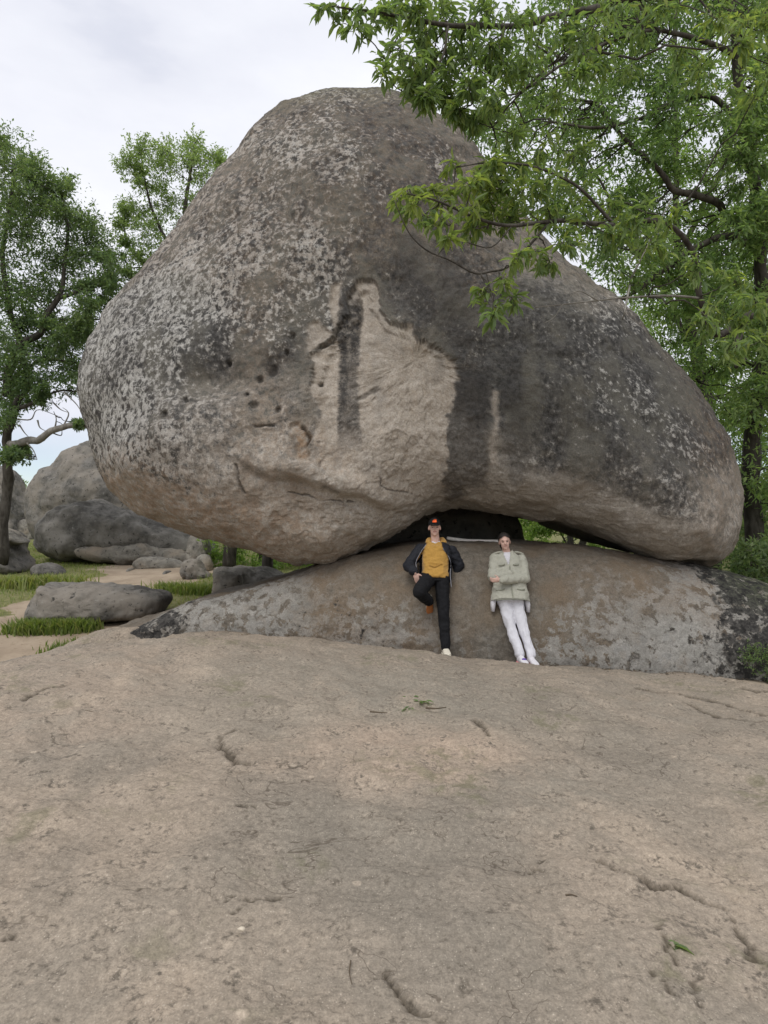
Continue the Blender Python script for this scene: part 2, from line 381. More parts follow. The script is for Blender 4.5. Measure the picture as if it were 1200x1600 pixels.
Z = Z + .035 * fbm(p3, .9, 3, 11) + .016 * fbm(p3, 3.1, 3, 12)
pl = fbm(p3 * [1, 1.25, 1], 1.7, 5, 31)                       # thin exfoliated plates: little steps
for th, am in ((-.28, .010), (-.05, .008), (.15, .011), (.33, .009)):
    Z += am * (sstep(th - .012, th + .012, pl) - .5)
pl2 = fbm(p3, 6.5, 4, 77); Z += .0045 * sstep(.08, .12, pl2) - .003 * sstep(.32, .42, fbm(p3, 9, 3, 41)) - .006 * sstep(.40, .5, fbm(p3, 4.3, 4, 91))
Z += .0045 * fbm(p3, 14, 3, 52)
def on_slab(px, py):
    """where a line of sight of the layout meets the slab"""
    Ys = np.linspace(1.2, 9, 1500); zz = slab_f((px - 600) / 1000 * Ys, Ys); s = 1.75 - (py - 800) / 1000 * Ys
    k = int(np.argmax(s < zz)) if np.any(s < zz) else len(Ys) - 1
    return ((px - 600) / 1000 * Ys[k], Ys[k])
CRACKS = [([(345, 1148), (349, 1165), (362, 1182), (388, 1195)], .022, .03), ([(346, 1146), (372, 1141)], .012, .015), ([(738, 1128), (750, 1138), (762, 1152)], .022, .03),
    ([(935, 1340), (960, 1357), (1000, 1380), (1022, 1389), (1050, 1383), (1085, 1396), (1142, 1420)], .016, .028), ([(1142, 1420), (1165, 1460), (1180, 1490), (1200, 1505)], .012, .018),
    ([(592, 1515), (610, 1530), (632, 1555), (650, 1582), (676, 1598)], .014, .026), ([(1020, 1525), (1035, 1555), (1060, 1590)], .008, .012), ([(1085, 1530), (1098, 1560), (1104, 1600)], .009, .014),
    ([(1040, 1460), (1045, 1485), (1055, 1510)], .008, .012), ([(820, 1362), (838, 1352), (856, 1356)], .010, .016), ([(838, 1352), (840, 1332)], .007, .01), ([(358, 1407), (410, 1405), (432, 1396), (455, 1388)], .008, .010),
    ([(345, 1440), (375, 1420), (400, 1408)], .006, .006), ([(365, 1268), (402, 1266)], .012, .015), ([(30, 1100), (60, 1088), (105, 1074)], .014, .02), ([(0, 1475), (20, 1470), (45, 1455)], .008, .01), ([(1000, 1075), (1060, 1085), (1110, 1090), (1200, 1120)], .035, .03), ([(1070, 1095), (1130, 1120), (1200, 1125)], .03, .02), ([(180, 1400), (220, 1385)], .006, .006), ([(1160, 1080), (1200, 1082)], .04, .03)]
crk_shadow = np.zeros(len(X))
for L, w, dpt in CRACKS:
    L = np.array([on_slab(*q) for q in L]); m = (X > L[:, 0].min() - .3) & (X < L[:, 0].max() + .3) & (Y > L[:, 1].min() - .3) & (Y < L[:, 1].max() + .3)
    q = p3[m]; wx = X[m] + .05 * fbm(q, 7, 3, 61) + .012 * fbm(q, 30, 2, 63); wy = Y[m] + .05 * fbm(q, 7, 3, 62) + .012 * fbm(q, 30, 2, 64)
    d, t = polydist(wx, wy, L); wv = w * (.35 + .65 * np.sin(np.clip(t, .03, .97) * np.pi)) * (1 + .6 * fbm(q, 11, 2, 65))
    g = sstep(wv * 1.6, wv * .3, d); Z[m] -= dpt * g; Z[m] += dpt * .35 * np.exp(-(d / (w * 6)) ** 2) * (1 - g) * (wy > np.interp(wx, np.sort(L[:, 0]), L[np.argsort(L[:, 0]), 1]))
    crk_shadow[m] = np.maximum(crk_shadow[m], sstep(wv * 1.7, wv * .4, d))
# painted contact shadow, with dirt and litter, along the foot of the rock
dft, _ = polydist(X, Y, FOOTW[:, :2]); crk_shadow = np.maximum(crk_shadow, .9 * sstep(.13, .02, dft + .06 * fbm(p3, 6, 3, 9)) * sstep(-3.2, -1, X))
def sl(px, py, v): return (*on_slab(px, py), v)
pink = gfield(X, Y, [sl(640, 1185, 1), sl(700, 1165, 1), sl(580, 1200, .6), sl(100, 1100, .55), sl(60, 1060, .5), sl(640, 1110, .0), sl(600, 1270, 0), sl(850, 1250, .1), sl(400, 1100, .1), sl(200, 1250, .3), sl(900, 1350, .35), sl(1100, 1350, .2), sl(300, 1500, .2), sl(750, 1130, 0), sl(800, 1500, .2)], .28)
grey = gfield(X, Y, [sl(850, 1250, .95), sl(620, 1330, .75), sl(450, 1150, .5), sl(640, 1080, .7), sl(900, 1080, .6), sl(1000, 1180, .4), sl(200, 1150, .0), sl(150, 1300, .05), sl(640, 1190, 0), sl(900, 1460, .6), sl(300, 1500, .35), sl(400, 1420, .4), sl(950, 1340, .1), sl(550, 1450, .25), sl(1100, 1500, .35), sl(1150, 1250, .3)], .4)
moss = np.clip(sstep(.25, .6, fbm(p3, 1.1, 4, 19)) * .5 + sstep(4.0, 5.6, X) * .8 * sstep(6.3, 7.2, Y), 0, 1)
slab = mk('granite_slab_ground', np.stack([X, Y, Z], 1), grid_faces(len(ys), len(xs)), M_slab, attrs=dict(crack=np.clip(crk_shadow, 0, 1), pink=pink, grey=grey, moss=moss))
tag(slab, kind='structure')
def slab_z(x, y): return float(slab_f(np.array([x]), np.array([y]))[0])

# ---- earth and grass beyond the slab, one sheet to the horizon
gx = np.unique(np.concatenate([-np.geomspace(14, 900, 24), np.linspace(-14, 14, 190), np.geomspace(14, 900, 24)]))
gy = np.unique(np.concatenate([np.linspace(-40, 6, 20), np.linspace(6, 40, 200), np.geomspace(40, 1500, 24)]))
X, Y = np.meshgrid(gx, gy); X = X.ravel(); Y = Y.ravel()
def grass_mask(x, y):
    p = np.stack([x, y, x * 0], 1)
    path = [(-5.6, 9.4), (-5.0, 10.4), (-6.0, 12.2), (-5.8, 14.5), (-5.9, 17), (-6.9, 19.5), (-9.6, 21.0)]
    d, t = polydist(x, y, path); half = np.interp(t, [0, .3, .5, .8, 1], [1.1, 1.0, 1.25, 1.4, .8])
    d2, t2 = polydist(x, y, [(-4.9, 10.6), (-3.4, 9.6), (-2.6, 11.2)]); 
    g = np.minimum(d - half, d2 - .55) + .55 * fbm(p, .9, 4, 71)
    return sstep(-.15, .35, g) * sstep(6, 8, y)
Z = ground_z(X, Y)
tag(mk('ground', np.stack([X, Y, Z], 1), grid_faces(len(gy), len(gx)), M_ground, attrs=dict(grass=grass_mask(X, Y))), kind='structure')

# ---- rocks grown from an outline with their own depth
def inflate(outline, c, Yr, Df, Db, nf=2.3, nb=2.6, nt=400, n1=60, n2=24, lean=0., fit=3, edge=None):
    """closed rock: outline (layout px) at rim distance Yr, bulging Df metres towards the viewer and Db away; lean tips the top back"""
    o = catmull(outline, 900, True); a = np.arctan2(o[:, 1] - c[1], o[:, 0] - c[0]); r = np.hypot(o[:, 0] - c[0], o[:, 1] - c[1])
    k = np.argsort(a); a, r = a[k], r[k]
    th = np.linspace(-np.pi, np.pi, nt, endpoint=False); R = np.interp(th, np.r_[a - 2 * np.pi, a, a + 2 * np.pi], np.r_[r, r, r])
    rp = np.stack([c[0] + R * np.cos(th), c[1] + R * np.sin(th)], 1)
    Yrim = Yr + lean * (c[1] - rp[:, 1]) / 1000 * Yr
    rim = np.stack([(rp[:, 0] - 600) / 1000 * Yrim, Yrim, 1.75 - (rp[:, 1] - 800) / 1000 * Yrim], 1)
    C = at(c[0], c[1], Yr)
    t1 = np.linspace(0, np.pi / 2, n1 + 1)[1:]; t2 = np.linspace(np.pi / 2, np.pi, n2 + 1)[1:-1]
    E = None
    if edge:      # depth grows with the distance from the outline, so that hollows of the outline stay shallow
        wb, wt, dome = edge; E = []
        for t in t1:
            g = math.sin(t) ** (2 / nf); p = np.array(c) + (rp - np.array(c)) * g; d = np.maximum(polysd(p[:, 0], p[:, 1], o[::9]), 0) / 1000 * Yr
            zz = np.clip((p[:, 1] - o[:, 1].min()) / np.ptp(o[:, 1]), 0, 1); wd = wt + (wb - wt) * zz ** 1.5
            e = (1 - (1 - np.clip(d / wd, 0, 1)) ** 2.2) ** (1 / 2.2); e2 = np.sqrt(np.maximum(1 - (1 - np.clip(d / 3.4, 0, 1)) ** 2, 0)); E.append((1 - dome) * e + dome * e2)
    def build(rim):
        out = []
        for t in t1:
            g = math.sin(t) ** (2 / nf); h = max(math.cos(t), 0) ** (2 / nf)
            if E is None: q = C + (rim - C) * g; q[:, 1] -= Df * h
            else:
                p = np.array(c) + (rp - np.array(c)) * g; yy = Yr + lean * (c[1] - p[:, 1]) / 1000 * Yr - Df * E[len(out)]; q = np.stack([(p[:, 0] - 600) / 1000 * yy, yy, 1.75 - (p[:, 1] - 800) / 1000 * yy], 1)
            out.append(q)
        for t in t2:
            g = math.sin(t) ** (2 / nb); h = abs(math.cos(t)) ** (2 / nb); q = C + (rim - C) * g; q[:, 1] += Db * h; out.append(q)
        return np.array(out)
    for _ in range(0 if edge else fit):
        G = build(rim); q = G.reshape(-1, 3); px = 600 + 1000 * q[:, 0] / q[:, 1]; py = 800 - 1000 * (q[:, 2] - 1.75) / q[:, 1]
        an = np.arctan2(py - c[1], px - c[0]); rr = np.hypot(px - c[0], py - c[1])
        nbn = nt; b = ((an + np.pi) / (2 * np.pi) * nbn).astype(int) % nbn; mxr = np.zeros(nbn); np.maximum.at(mxr, b, rr)
        mxr = np.maximum(mxr, 1); f = R / mxr; f = np.convolve(np.r_[f[-6:], f, f[:6]], np.ones(7) / 7, 'same')[6:-6]
        d = rim - C; d[:, 0] *= f; d[:, 2] *= f; rim = C + d
    G = build(rim); V = np.vstack([G.reshape(-1, 3), [C + [0, -Df, 0]] if E is None else G[0].mean(0)[None], [C + [0, Db, 0]]]); nr = len(G)
    F4 = grid_faces(nr, nt, True); j = np.arange(nt); j2 = (j + 1) % nt
    F3a = np.stack([np.full(nt, nr * nt), j2, j], 1); F3b = np.stack([np.full(nt, nr * nt + 1), (nr - 1) * nt + j, (nr - 1) * nt + j2], 1)
    return V, [F4, np.vstack([F3a, F3b])], nt, n1
def outward(V, F, c):
    N = vnormals(V, F)
    if np.mean(((V - c) * N).sum(1)) < 0:
        F = [f[:, ::-1] for f in F]; N = -N
    return F, N

# ---- the great boulder
BO = [(570,135),(610,139),(645,150),(690,178),(722,205),(752,245),(792,300),(840,358),(900,412),(955,455),(1010,512),(1060,570),(1100,622),(1130,672),(1150,722),(1161,780),(1160,820),(1150,850),(1132,872),(1110,881),(1080,878),(1040,873),(1000,863),(975,854),(943,842),(907,828),(860,816),(807,806),(777,799),(720,791),(690,793),(662,803),(638,818),(612,835),(575,856),(540,870),(505,879),(470,878),(430,869),(380,856),(330,841),(280,825),(230,804),(192,780),(166,758),(150,728),(140,690),(133,640),(130,598),(137,550),(156,500),(184,462),(215,425),(250,390),(280,345),(310,303),(350,258),(382,222),(402,195),(440,167),(480,149),(520,138)]
V, F, NTH, N1 = inflate(BO, (650, 560), 9.9, 1.75, 4.2, 2.7, 3.2, 1040, 250, 30, lean=.16, edge=(.75, 2.6, .35))
F, N = outward(V, F, V.mean(0))
def fpx(V): return 600 + 1000 * V[:, 0] / V[:, 1], 800 - 1000 * (V[:, 2] - 1.75) / V[:, 1]
fr = np.arange(0, NTH * N1, 7); fx_, fy_ = fpx(V[fr])
def face(px, py):
    """x, z on the boulder's face of a point of the layout"""
    k = fr[np.argmin((fx_ - px) ** 2 + (fy_ - py) ** 2)]; return V[k, 0], V[k, 2]
def faceL(L): return np.array([face(*q) for q in L])
x, y, z = V[:, 0].copy(), V[:, 1].copy(), V[:, 2].copy()
front = sstep(.15, -.2, N[:, 1])
disp = .075 * fbm(V, .55, 3, 3) + .045 * fbm(V, 1.7, 3, 4) + .02 * fbm(V, 5, 3, 6) + .007 * fbm(V, 16, 3, 8)
# hollow on the left, bulge at the foot of the left lobe, fold under the front belly
hx, hz = face(330, 590); disp -= .20 * np.exp(-(((x - hx) / .75) ** 2 + ((z - hz) / .35) ** 2)) * front
hx, hz = face(250, 700); disp += .10 * np.exp(-(((x - hx) / .8) ** 2 + ((z - hz) / .6) ** 2)) * front
FOLD = faceL([(330, 690), (400, 735), (455, 742), (520, 762), (575, 780), (625, 795), (665, 800)])
below = np.interp(x, FOLD[:, 0], FOLD[:, 1]) + .05 * fbm(V, 2.5, 3, 33) - z
sdo = polysd(*fpx(V), np.array(BO, float)); infold = sstep(8, 75, sdo) * sstep(FOLD[0, 0], FOLD[2, 0], x) * sstep(FOLD[-1, 0] + .25, FOLD[-1, 0] - .15, x) * front
disp -= .17 * sstep(-.04, .10, below) * infold; disp += .06 * np.exp(-((below + .12) / .14) ** 2) * infold
# the scar: a sheet has peeled off
SCAR = faceL([(560,440),(578,432),(590,446),(592,478),(604,494),(622,512),(640,520),(650,535),(672,541),(690,548),(712,572),(727,592),(718,606),(706,640),(700,690),(698,735),(690,768),(640,786),(585,775),(540,752),(510,735),(490,716),(486,690),(492,640),(486,600),(484,560),(500,540),(524,528),(532,505),(545,490),(549,452)])
wxy = V * 1.0; wob = .09 * fbm(V, 2.6, 5, 21, .62) + .035 * fbm(V, 9, 3, 22); wob2 = .09 * fbm(V, 2.6, 5, 23, .62) + .035 * fbm(V, 9, 3, 24)
sd = polysd(x + wob, z + wob2, SCAR); lipw = gfield(x, z, [(*face(640, 510), 1), (*face(700, 560), 1), (*face(585, 440), 1), (*face(490, 540), 1), (*face(715, 640), .12), (*face(700, 740), 0), (*face(490, 680), .1), (*face(560, 770), 0), (*face(620, 790), 0)], .35)
disp -= (.05 * sstep(-.006, .012, sd) + .03 * sstep(.10, .115, sd + .06 * fbm(V, 4, 4, 25))) * lipw * front; disp += .008 * np.exp(-((sd + .05) / .06) ** 2) * lipw * front
scar = sstep(-.02, .03, sd) * front
scar_low = sstep(*[face(600, 800)[1], face(600, 735)[1]], z); scar *= .35 + .65 * scar_low
# pale plates left of the scar and the narrow light run to the right of it
for L, dp, sv in (([(515,438),(536,436),(535,500),(526,520),(512,470)], .03, .85), ([(478,505),(500,500),(522,522),(500,538),(482,552)], .03, .75), ([(766,612),(776,610),(780,660),(776,728),(766,730),(770,670)], 0, .8), ([(455,660),(468,656),(486,684),(480,700),(486,724),(462,720)], .05, .9), ([(430,668),(408,664),(408,700),(424,745),(438,742)], .02, .5)):
    s = polysd(x + wob * .5, z + wob2 * .5, faceL(L)); disp -= dp * sstep(-.01, .03, s) * front; scar = np.maximum(scar, sv * sstep(-.03, .03, s) * front)
rust = .95 * sstep(-.02, .04, polysd(x + wob * .4, z + wob2 * .4, faceL([(455,660),(468,656),(486,684),(480,700),(478,724),(462,716)]))) * front
rust = np.maximum(rust, .6 * sstep(-.1, .1, polysd(x + wob, z + wob2, faceL([(410,668),(428,668),(440,740),(425,748)]))) * front)
rust = np.maximum(rust, .8 * gfield(x, z, [(*face(385, 830), .8), (*face(300, 825), .8), (*face(230, 795), .5), (*face(450, 800), .45), (*face(380, 770), .5), (*face(560, 830), .2), (*face(300, 740), .1), (*face(200, 600), 0), (*face(600, 600), .1), (*face(900, 600), 0), (*face(1120, 850), .4), (*face(1000, 820), .05), (*face(500, 860), .55)], .35) * front)
rust = np.maximum(rust, .75 * sstep(.0, -.55, N[:, 2]) * sstep(1.0, -2.0, x))
# dark run of water stain down the scar
ST = faceL([(548, 455), (546, 520), (543, 600), (545, 660), (548, 708)]); d, t = polydist(x + .3 * wob + .02 * fbm(V, 14, 3, 26), z, ST)
dark = 1.0 * sstep(.15, .115, d - .02 * np.sin(t * 9)) * np.clip(1.05 + .6 * fbm(V * [1, 1, .25], 5, 3, 27), .75, 1) * front * np.interp(t, [0, .08, .75, 1], [.5, 1, .95, .0])
for L, w_, v_ in (([(520, 560), (525, 700)], .0, 0), ([(712, 600), (706, 690), (712, 760)], .22, .75), ([(740, 600), (742, 740)], .28, .7), ([(800, 560), (806, 740)], .2, .45), ([(640, 380), (660, 480)], .3, .55), ([(700, 400), (720, 530)], .35, .5)):
    if w_:
        d, t = polydist(x + wob, z, faceL(L)); dark = np.maximum(dark, v_ * sstep(w_, w_ * .4, d) * front * (1 - scar))
lich = gfield(x, z, [(*face(a, b), v) for a, b, v in ((175,560,.52),(165,680,.62),(235,720,.72),(200,620,.56),(300,450,.50),(240,500,.52),(330,340,.48),(420,260,.46),(480,200,.36),(560,160,.34),(640,190,.22),(500,300,.55),(520,260,.50),(430,480,.44),(400,400,.50),(470,380,.52),(560,300,.34),(620,260,.22),(640,330,.14),(640,420,.12),(760,400,.10),(800,550,.2),(900,600,.30),(900,500,.24),(1000,600,.22),(1000,680,.32),(960,560,.3),(1050,780,.36),(1100,720,.30),(1110,830,.50),(940,740,.28),(850,720,.22),(850,780,.3),(750,650,.12),(310,640,.5),(250,770,.72),(330,570,.28),(420,600,.30),(440,560,.28),(360,680,.45),(300,780,.7),(440,520,.35))], .38)
lich = np.where(front > .5, lich, .3)
clean = gfield(x, z, [(*face(a, b), v) for a, b, v in ((600,700,.9),(620,770,1),(560,830,1),(480,820,1),(400,800,1),(330,740,.65),(310,650,.25),(350,640,.35),(420,700,.65),(460,640,.35),(250,760,.1),(280,800,.4),(200,720,.0),(180,600,0),(300,520,0),(450,520,.05),(500,450,.1),(600,400,.05),(800,600,.05),(760,760,.55),(850,790,.55),(940,830,.45),(1110,850,.6),(1000,780,.15),(900,700,.05),(1050,650,0),(560,250,0),(690,740,.6),(400,430,.0))], .34)
clean = np.maximum(clean * front, sstep(-.15, -.55, N[:, 2]) * .8)
crack = .5 * np.exp(-((sd - .008) / .014) ** 2) * lipw * front * sstep(face(600, 650)[1], face(600, 560)[1], z)
crack = np.maximum(crack, .55 * np.exp(-((below - .02) / .03) ** 2) * infold * sstep(.5, .7, .5 + fbm(V, 2, 3, 45)))
for L, w_, dp in (([(478, 552), (498, 540), (520, 530), (533, 508)], .018, .05), ([(565, 462), (566, 500), (562, 522)], .012, .02), ([(560, 622), (580, 610), (600, 600)], .02, .02), ([(372, 725), (378, 760), (395, 790)], .012, .03), ([(470, 665), (484, 685), (478, 700)], .014, .04), ([(496, 690), (502, 712), (500, 728)], .014, .02), ([(438, 590), (438, 632)], .007, .01),
        ([(400, 665), (412, 660), (428, 662)], .012, .03), ([(445, 770), (500, 785), (560, 790)], .007, .02), ([(590, 740), (600, 760), (640, 770)], .006, .015)):
    d, t = polydist(x + wob * .35, z + wob2 * .35, faceL(L)); g = sstep(w_ * 2.2, w_ * .6, d) * front * sstep(-.25, .1, fbm(V, 3.5, 3, 88)); disp -= dp * g; crack = np.maximum(crack, .7 * g)
for a, b, r_ in ((427, 575, .075), (402, 588, .05), (458, 527, .04), (396, 632, .05), (384, 617, .035), (435, 640, .045), (258, 652, .06), (290, 625, .05), (450, 550, .04), (500, 600, .03), (350, 560, .03)):
    hx, hz = face(a, b); d = np.hypot(x - hx + wob * .3, z - hz + wob2 * .3); g = sstep(r_ * 1.3, r_ * .5, d) * front; disp -= .05 * g; crack = np.maximum(crack, .75 * g)
disp += .012 * (sstep(-.02, .02, fbm(V * [1, 1, 1.3], 2.3, 5, 55)) + sstep(.18, .21, fbm(V, 3.1, 5, 56))) * front * np.maximum(clean, .3)
V = V + N * disp[:, None]
z0 = lich * 0
green = .8 * sstep(.55, .9, N[:, 2]) * sstep(4.5, 6, z)
boulder = mk('balanced_boulder', V, F, M_boulder, attrs=dict(lich=lich, clean=clean, scar=np.clip(scar, 0, 1), dark=np.clip(dark, 0, 1), rust=np.clip(rust, 0, 1), crack=np.clip(crack, 0, 1), green=green))
tag(boulder, 'huge domed grey granite boulder with a pale peeled scar, balanced on a low rock', 'boulder')

# ---- the low rock underneath
RIDGE = [(150,1000,8.75),(205,985,8.7),(240,965,8.75),(300,941,8.8),(380,922,8.85),(430,908,8.9),(500,885,8.95),(560,866,9.0),(620,852,9.0),(680,847,9.0),(760,847,9.0),(850,849,9.0),(950,859,9.0),(1050,874,9.0),(1100,884,9.0),(1140,893,8.95),(1200,912,8.8),(1300,965,8.5),(1400,1040,8.2)]
RW = ats(RIDGE); u = np.linspace(-3.75, 5.75, 520)
fy = np.interp(u, FOOTW[:, 0], FOOTW[:, 1]); fz = np.interp(u, FOOTW[:, 0], FOOTW[:, 2]); 
def smooth1(a, n): k = np.ones(n) / n; return np.convolve(np.r_[np.full(n, a[0]), a, np.full(n, a[-1])], k, 'same')[n:-n]
ry = smooth1(np.interp(u, RW[:, 0], RW[:, 1]), 25); rz = smooth1(np.interp(u, RW[:, 0], RW[:, 2]), 25); fy = smooth1(fy, 15); fz = smooth1(fz, 15)
rz = np.maximum(rz, fz + .02)
tt = np.concatenate([np.linspace(-.25, 1, 150), np.linspace(1, 3.6, 40)[1:]])
rows = []
for t in tt:
    if t <= 0: yy = fy + t * .25; zz = fz + t * 1.0
    elif t <= 1:
        a = t * np.pi / 2; yy = fy + (ry - fy) * (1 - math.cos(a) ** 1.05); zz = fz + (rz - fz) * math.sin(a) ** .98
    else:
        b = t - 1; yy = ry + b * 1.5; zz = rz - .035 * b ** 2 * (rz > 0) - .75 * max(b - 1.7, 0) ** 1.5
    rows.append(np.stack([u, yy, zz], 1))
V = np.array(rows).reshape(-1, 3); F = [grid_faces(len(tt), len(u))]; F, N = outward(V, F, np.array([1, 10, -2.]))
Tt = np.repeat(tt, len(u)); x, y, z = V.T.copy()
V = V + N * (.045 * fbm(V, .8, 3, 13) + .022 * fbm(V, 2.6, 3, 14) + .010 * fbm(V, 8, 3, 15) + .004 * fbm(V, 24, 2, 16))[:, None] * sstep(-.25, .12, Tt)[:, None]
bl = [(at(a, b, 8.3)[0], at(a, b, 8.3)[2], v) for a, b, v in ((230,985,.75),(330,965,.72),(420,950,.65),(480,960,.8),(560,980,.9),(640,985,.7),(520,930,.25),(600,900,.08),(680,880,.04),(750,930,.1),(740,1000,.35),(830,900,.05),(860,960,.42),(880,1010,.75),(960,930,.7),(1000,980,.95),(1060,960,.9),(1080,910,.6),(980,885,.12),(1100,1000,.9),(1150,950,.7),(700,1000,.35),(780,960,.15))]
lich = gfield(x, z, bl, .3); lich = np.where(Tt > 1.05, .05, lich)
bd = [(at(a, b, 8.3)[0], at(a, b, 8.3)[2], v) for a, b, v in ((500,956,.58),(530,957,.58),(585,972,.5),(470,958,.4),(515,935,0),(480,935,0),(560,950,.1),(420,985,.2),(560,940,.1),(560,1000,.3),(620,985,.2),(700,950,0),(640,960,.0),(500,990,.05),(540,985,.1),(800,950,0),(900,950,.12),(1000,960,.1),(1080,930,.05),(1105,960,.4),(1130,910,.75),(1150,950,.95),(1180,920,.95),(1140,1000,.75),(1200,960,.95),(1100,1030,.4),(230,970,.55),(280,980,.35),(340,985,.15),(650,900,0),(1000,1030,.25),(400,930,0))]
dark = gfield(x, z, bd, .22); dark = np.where(Tt > 1.05, .0, dark)
clean = gfield(x, z, [(at(a, b, 8.3)[0], at(a, b, 8.3)[2], v) for a, b, v in ((650,880,.7),(750,880,.9),(850,880,.8),(560,890,.5),(980,900,.5),(700,950,.5),(800,940,.6),(760,1010,.1),(600,960,.1),(900,960,.1),(1050,950,0),(400,940,.1),(800,1020,.1),(480,900,.6))], .3)
rust = gfield(x, z, [(at(a, b, 8.3)[0], at(a, b, 8.3)[2], v) for a, b, v in ((600,890,.5),(560,920,.6),(640,930,.5),(1000,900,.55),(1060,895,.5),(930,905,.4),(750,900,.25),(800,990,.0),(1000,980,.05),(400,960,.1),(1150,900,.3))], .25)
base = mk('low_base_rock', V, F, M_base, attrs=dict(lich=lich, clean=np.clip(clean, 0, 1), dark=dark, rust=rust, green=.6 * sstep(3.9, 5, x) * sstep(.6, .9, N[:, 2])))
tag(base, 'long low lichen-spotted rock that carries the huge boulder and the two people lean on', 'boulder')
BASEV = V[::3].copy()
def base_y(x, z):
    """where the face of the low rock is at a height"""
    m = (np.abs(BASEV[:, 0] - x) < .12) & (BASEV[:, 1] < 9.2); q = BASEV[m]; return float(q[np.argmin(np.abs(q[:, 2] - z)), 1])

# ---- other rocks
def rock(name, outline, c, Y, Df, Db, mat, label, seed, nt=220, n1=44, n2=20, amp=1., lean=.1, nf=2.3, cat='boulder', group=None, facet=0., keepY=False):
    yb = max(p[1] for p in outline)
    for _ in range(0 if keepY else 30):      # stand it in the ground: its lowest point a little below the surface
        zg = float(ground_z(np.array([(c[0] - 600) / 1000 * Y]), np.array([Y]))[0]); Y = Y * .5 + .5 * (1.75 - zg) / ((yb - 7 - 800) / 1000)
    V, F, _, _ = inflate(outline, c, Y, Df, Db, nf, 2.4, nt, n1, n2, lean); F, N = outward(V, F, V.mean(0)); s = np.ptp(V[:, 0])
    d = amp * s * (.035 * fbm(V, 2.0 / s, 3, seed) + .018 * fbm(V, 6 / s, 3, seed + 1) + .008 * fbm(V, 18 / s, 3, seed + 2))
    if facet: d += facet * s * (np.abs(fbm(V, 2.2 / s, 2, seed + 5)) - .2)
    V = V + N * d[:, None]
    return tag(mk(name, V, F, mat), label, cat, group)
rock('boulder', [(48,775),(60,745),(85,722),(105,702),(130,692),(165,690),(230,700),(290,740),(320,800),(310,850),(200,864),(90,862),(50,830)], (170, 790), 27, 2.2, 3, M_rock_a, 'tall rounded grey boulder behind the great boulder, highest of the left-hand rocks', 101, facet=.05)
rock('boulder', [(50,828),(57,810),(76,796),(102,789),(150,785),(210,796),(280,816),(330,842),(334,872),(300,880),(200,878),(110,876),(60,868)], (190, 825), 22, 1.5, 2, M_rock_e, 'wide low dark boulder at the end of the sandy path', 102, nf=2.8, facet=.02)
rock('boulder', [(-60,760),(-30,730),(5,728),(30,745),(45,775),(50,810),(40,840),(0,850),(-60,850)], (-5, 795), 21, 1.5, 2, M_rock_a, 'tall dark rock cut by the left edge under the leaning tree', 103, facet=.04)
rock('boulder', [(20,825),(30,813),(45,811),(56,820),(58,838),(50,850),(28,850),(18,840)], (38, 832), 19, .5, .6, M_rock_b, 'small round boulder in the gap between the left-hand rocks', 104, nt=120, n1=24, n2=14)
rock('boulder', [(-50,850),(-20,830),(15,828),(35,845),(46,868),(48,885),(35,895),(0,900),(-50,900)], (0, 868), 15.5, .8, 1.2, M_rock_a, 'rounded grey boulder at the left edge standing in long grass', 105, nt=160, facet=.03)
rock('stone', [(0,826),(22,828),(44,842),(42,850),(15,850),(-10,846)], (15, 839), 17.2, .4, .5, M_rock_b, 'pale flat stone on top of the grassy left-edge boulder', 106, nt=100, n1=20, n2=12, cat='stone', keepY=True)
rock('stone', [(38,968),(50,935),(66,914),(95,912),(150,912),(215,914),(255,922),(270,932),(250,955),(205,966),(140,972),(80,975)], (150, 943), 10.8, .55, .8, M_rock_a, 'long flat-topped grey slab lying beside the sandy path', 107, nt=260, n1=50, amp=.8, nf=3.6, facet=.03, cat='stone')
rock('stone', [(50,886),(70,880),(95,884),(105,895),(95,903),(60,903),(48,897)], (76, 893), 14.8, .3, .4, M_rock_a, 'small half-buried stone in the grass left of the path', 108, nt=100, n1=20, n2=12, cat='stone')
rock('stone', [(208,880),(222,872),(250,870),(285,876),(292,886),(280,893),(235,893),(212,890)], (250, 882), 15.5, .35, .5, M_rock_b, 'long pale flat stone lying at the edge of the path', 109, nt=120, n1=22, n2=12, cat='stone', nf=2.8)
rock('stone', [(282,886),(290,876),(312,874),(322,888),(330,902),(322,910),(296,910),(284,900)], (304, 893), 14.0, .3, .4, M_rock_a, 'angular grey stone tilted in the grass beside the pale flat stone', 110, nt=110, n1=22, n2=12, cat='stone', facet=.08)
rock('stone', [(290,880),(292,850),(300,836),(318,835),(328,850),(330,880),(318,895),(298,894)], (310, 866), 16.8, .4, .5, M_rock_b, 'upright pale stone standing under the overhang of the great boulder', 111, nt=120, n1=24, n2=12, cat='stone', facet=.06)
rock('stone', [(304,880),(310,868),(324,866),(332,876),(332,892),(320,898),(306,894)], (319, 883), 15.0, .25, .3, M_rock_b, 'rounded stone in front of the upright pale stone', 112, nt=90, n1=20, n2=12, cat='stone')
rock('stone', [(335,908),(338,893),(360,885),(400,887),(440,892),(470,900),(490,915),(450,930),(380,930),(340,920)], (405, 903), 12.6, .5, .8, M_rock_a, 'dark broken rock under the left lobe of the great boulder', 113, nt=160, n1=30, n2=14, cat='stone', facet=.08)
rock('stone', [(334,902),(345,893),(372,895),(379,905),(378,940),(336,940)], (356, 915), 12.3, .25, .3, M_rock_b, 'small flat pale stone in front of the dark broken rock', 114, nt=90, n1=18, n2=10, cat='stone', keepY=True)
rock('boulder', [(520,860),(560,800),(640,770),(740,775),(790,795),(812,835),(815,870),(780,920),(640,930),(540,910)], (670, 850), 12.3, .8, 1.6, M_rock_a, 'dark rock wedged in the hollow behind the people', 115, nt=160, n1=30, keepY=True)

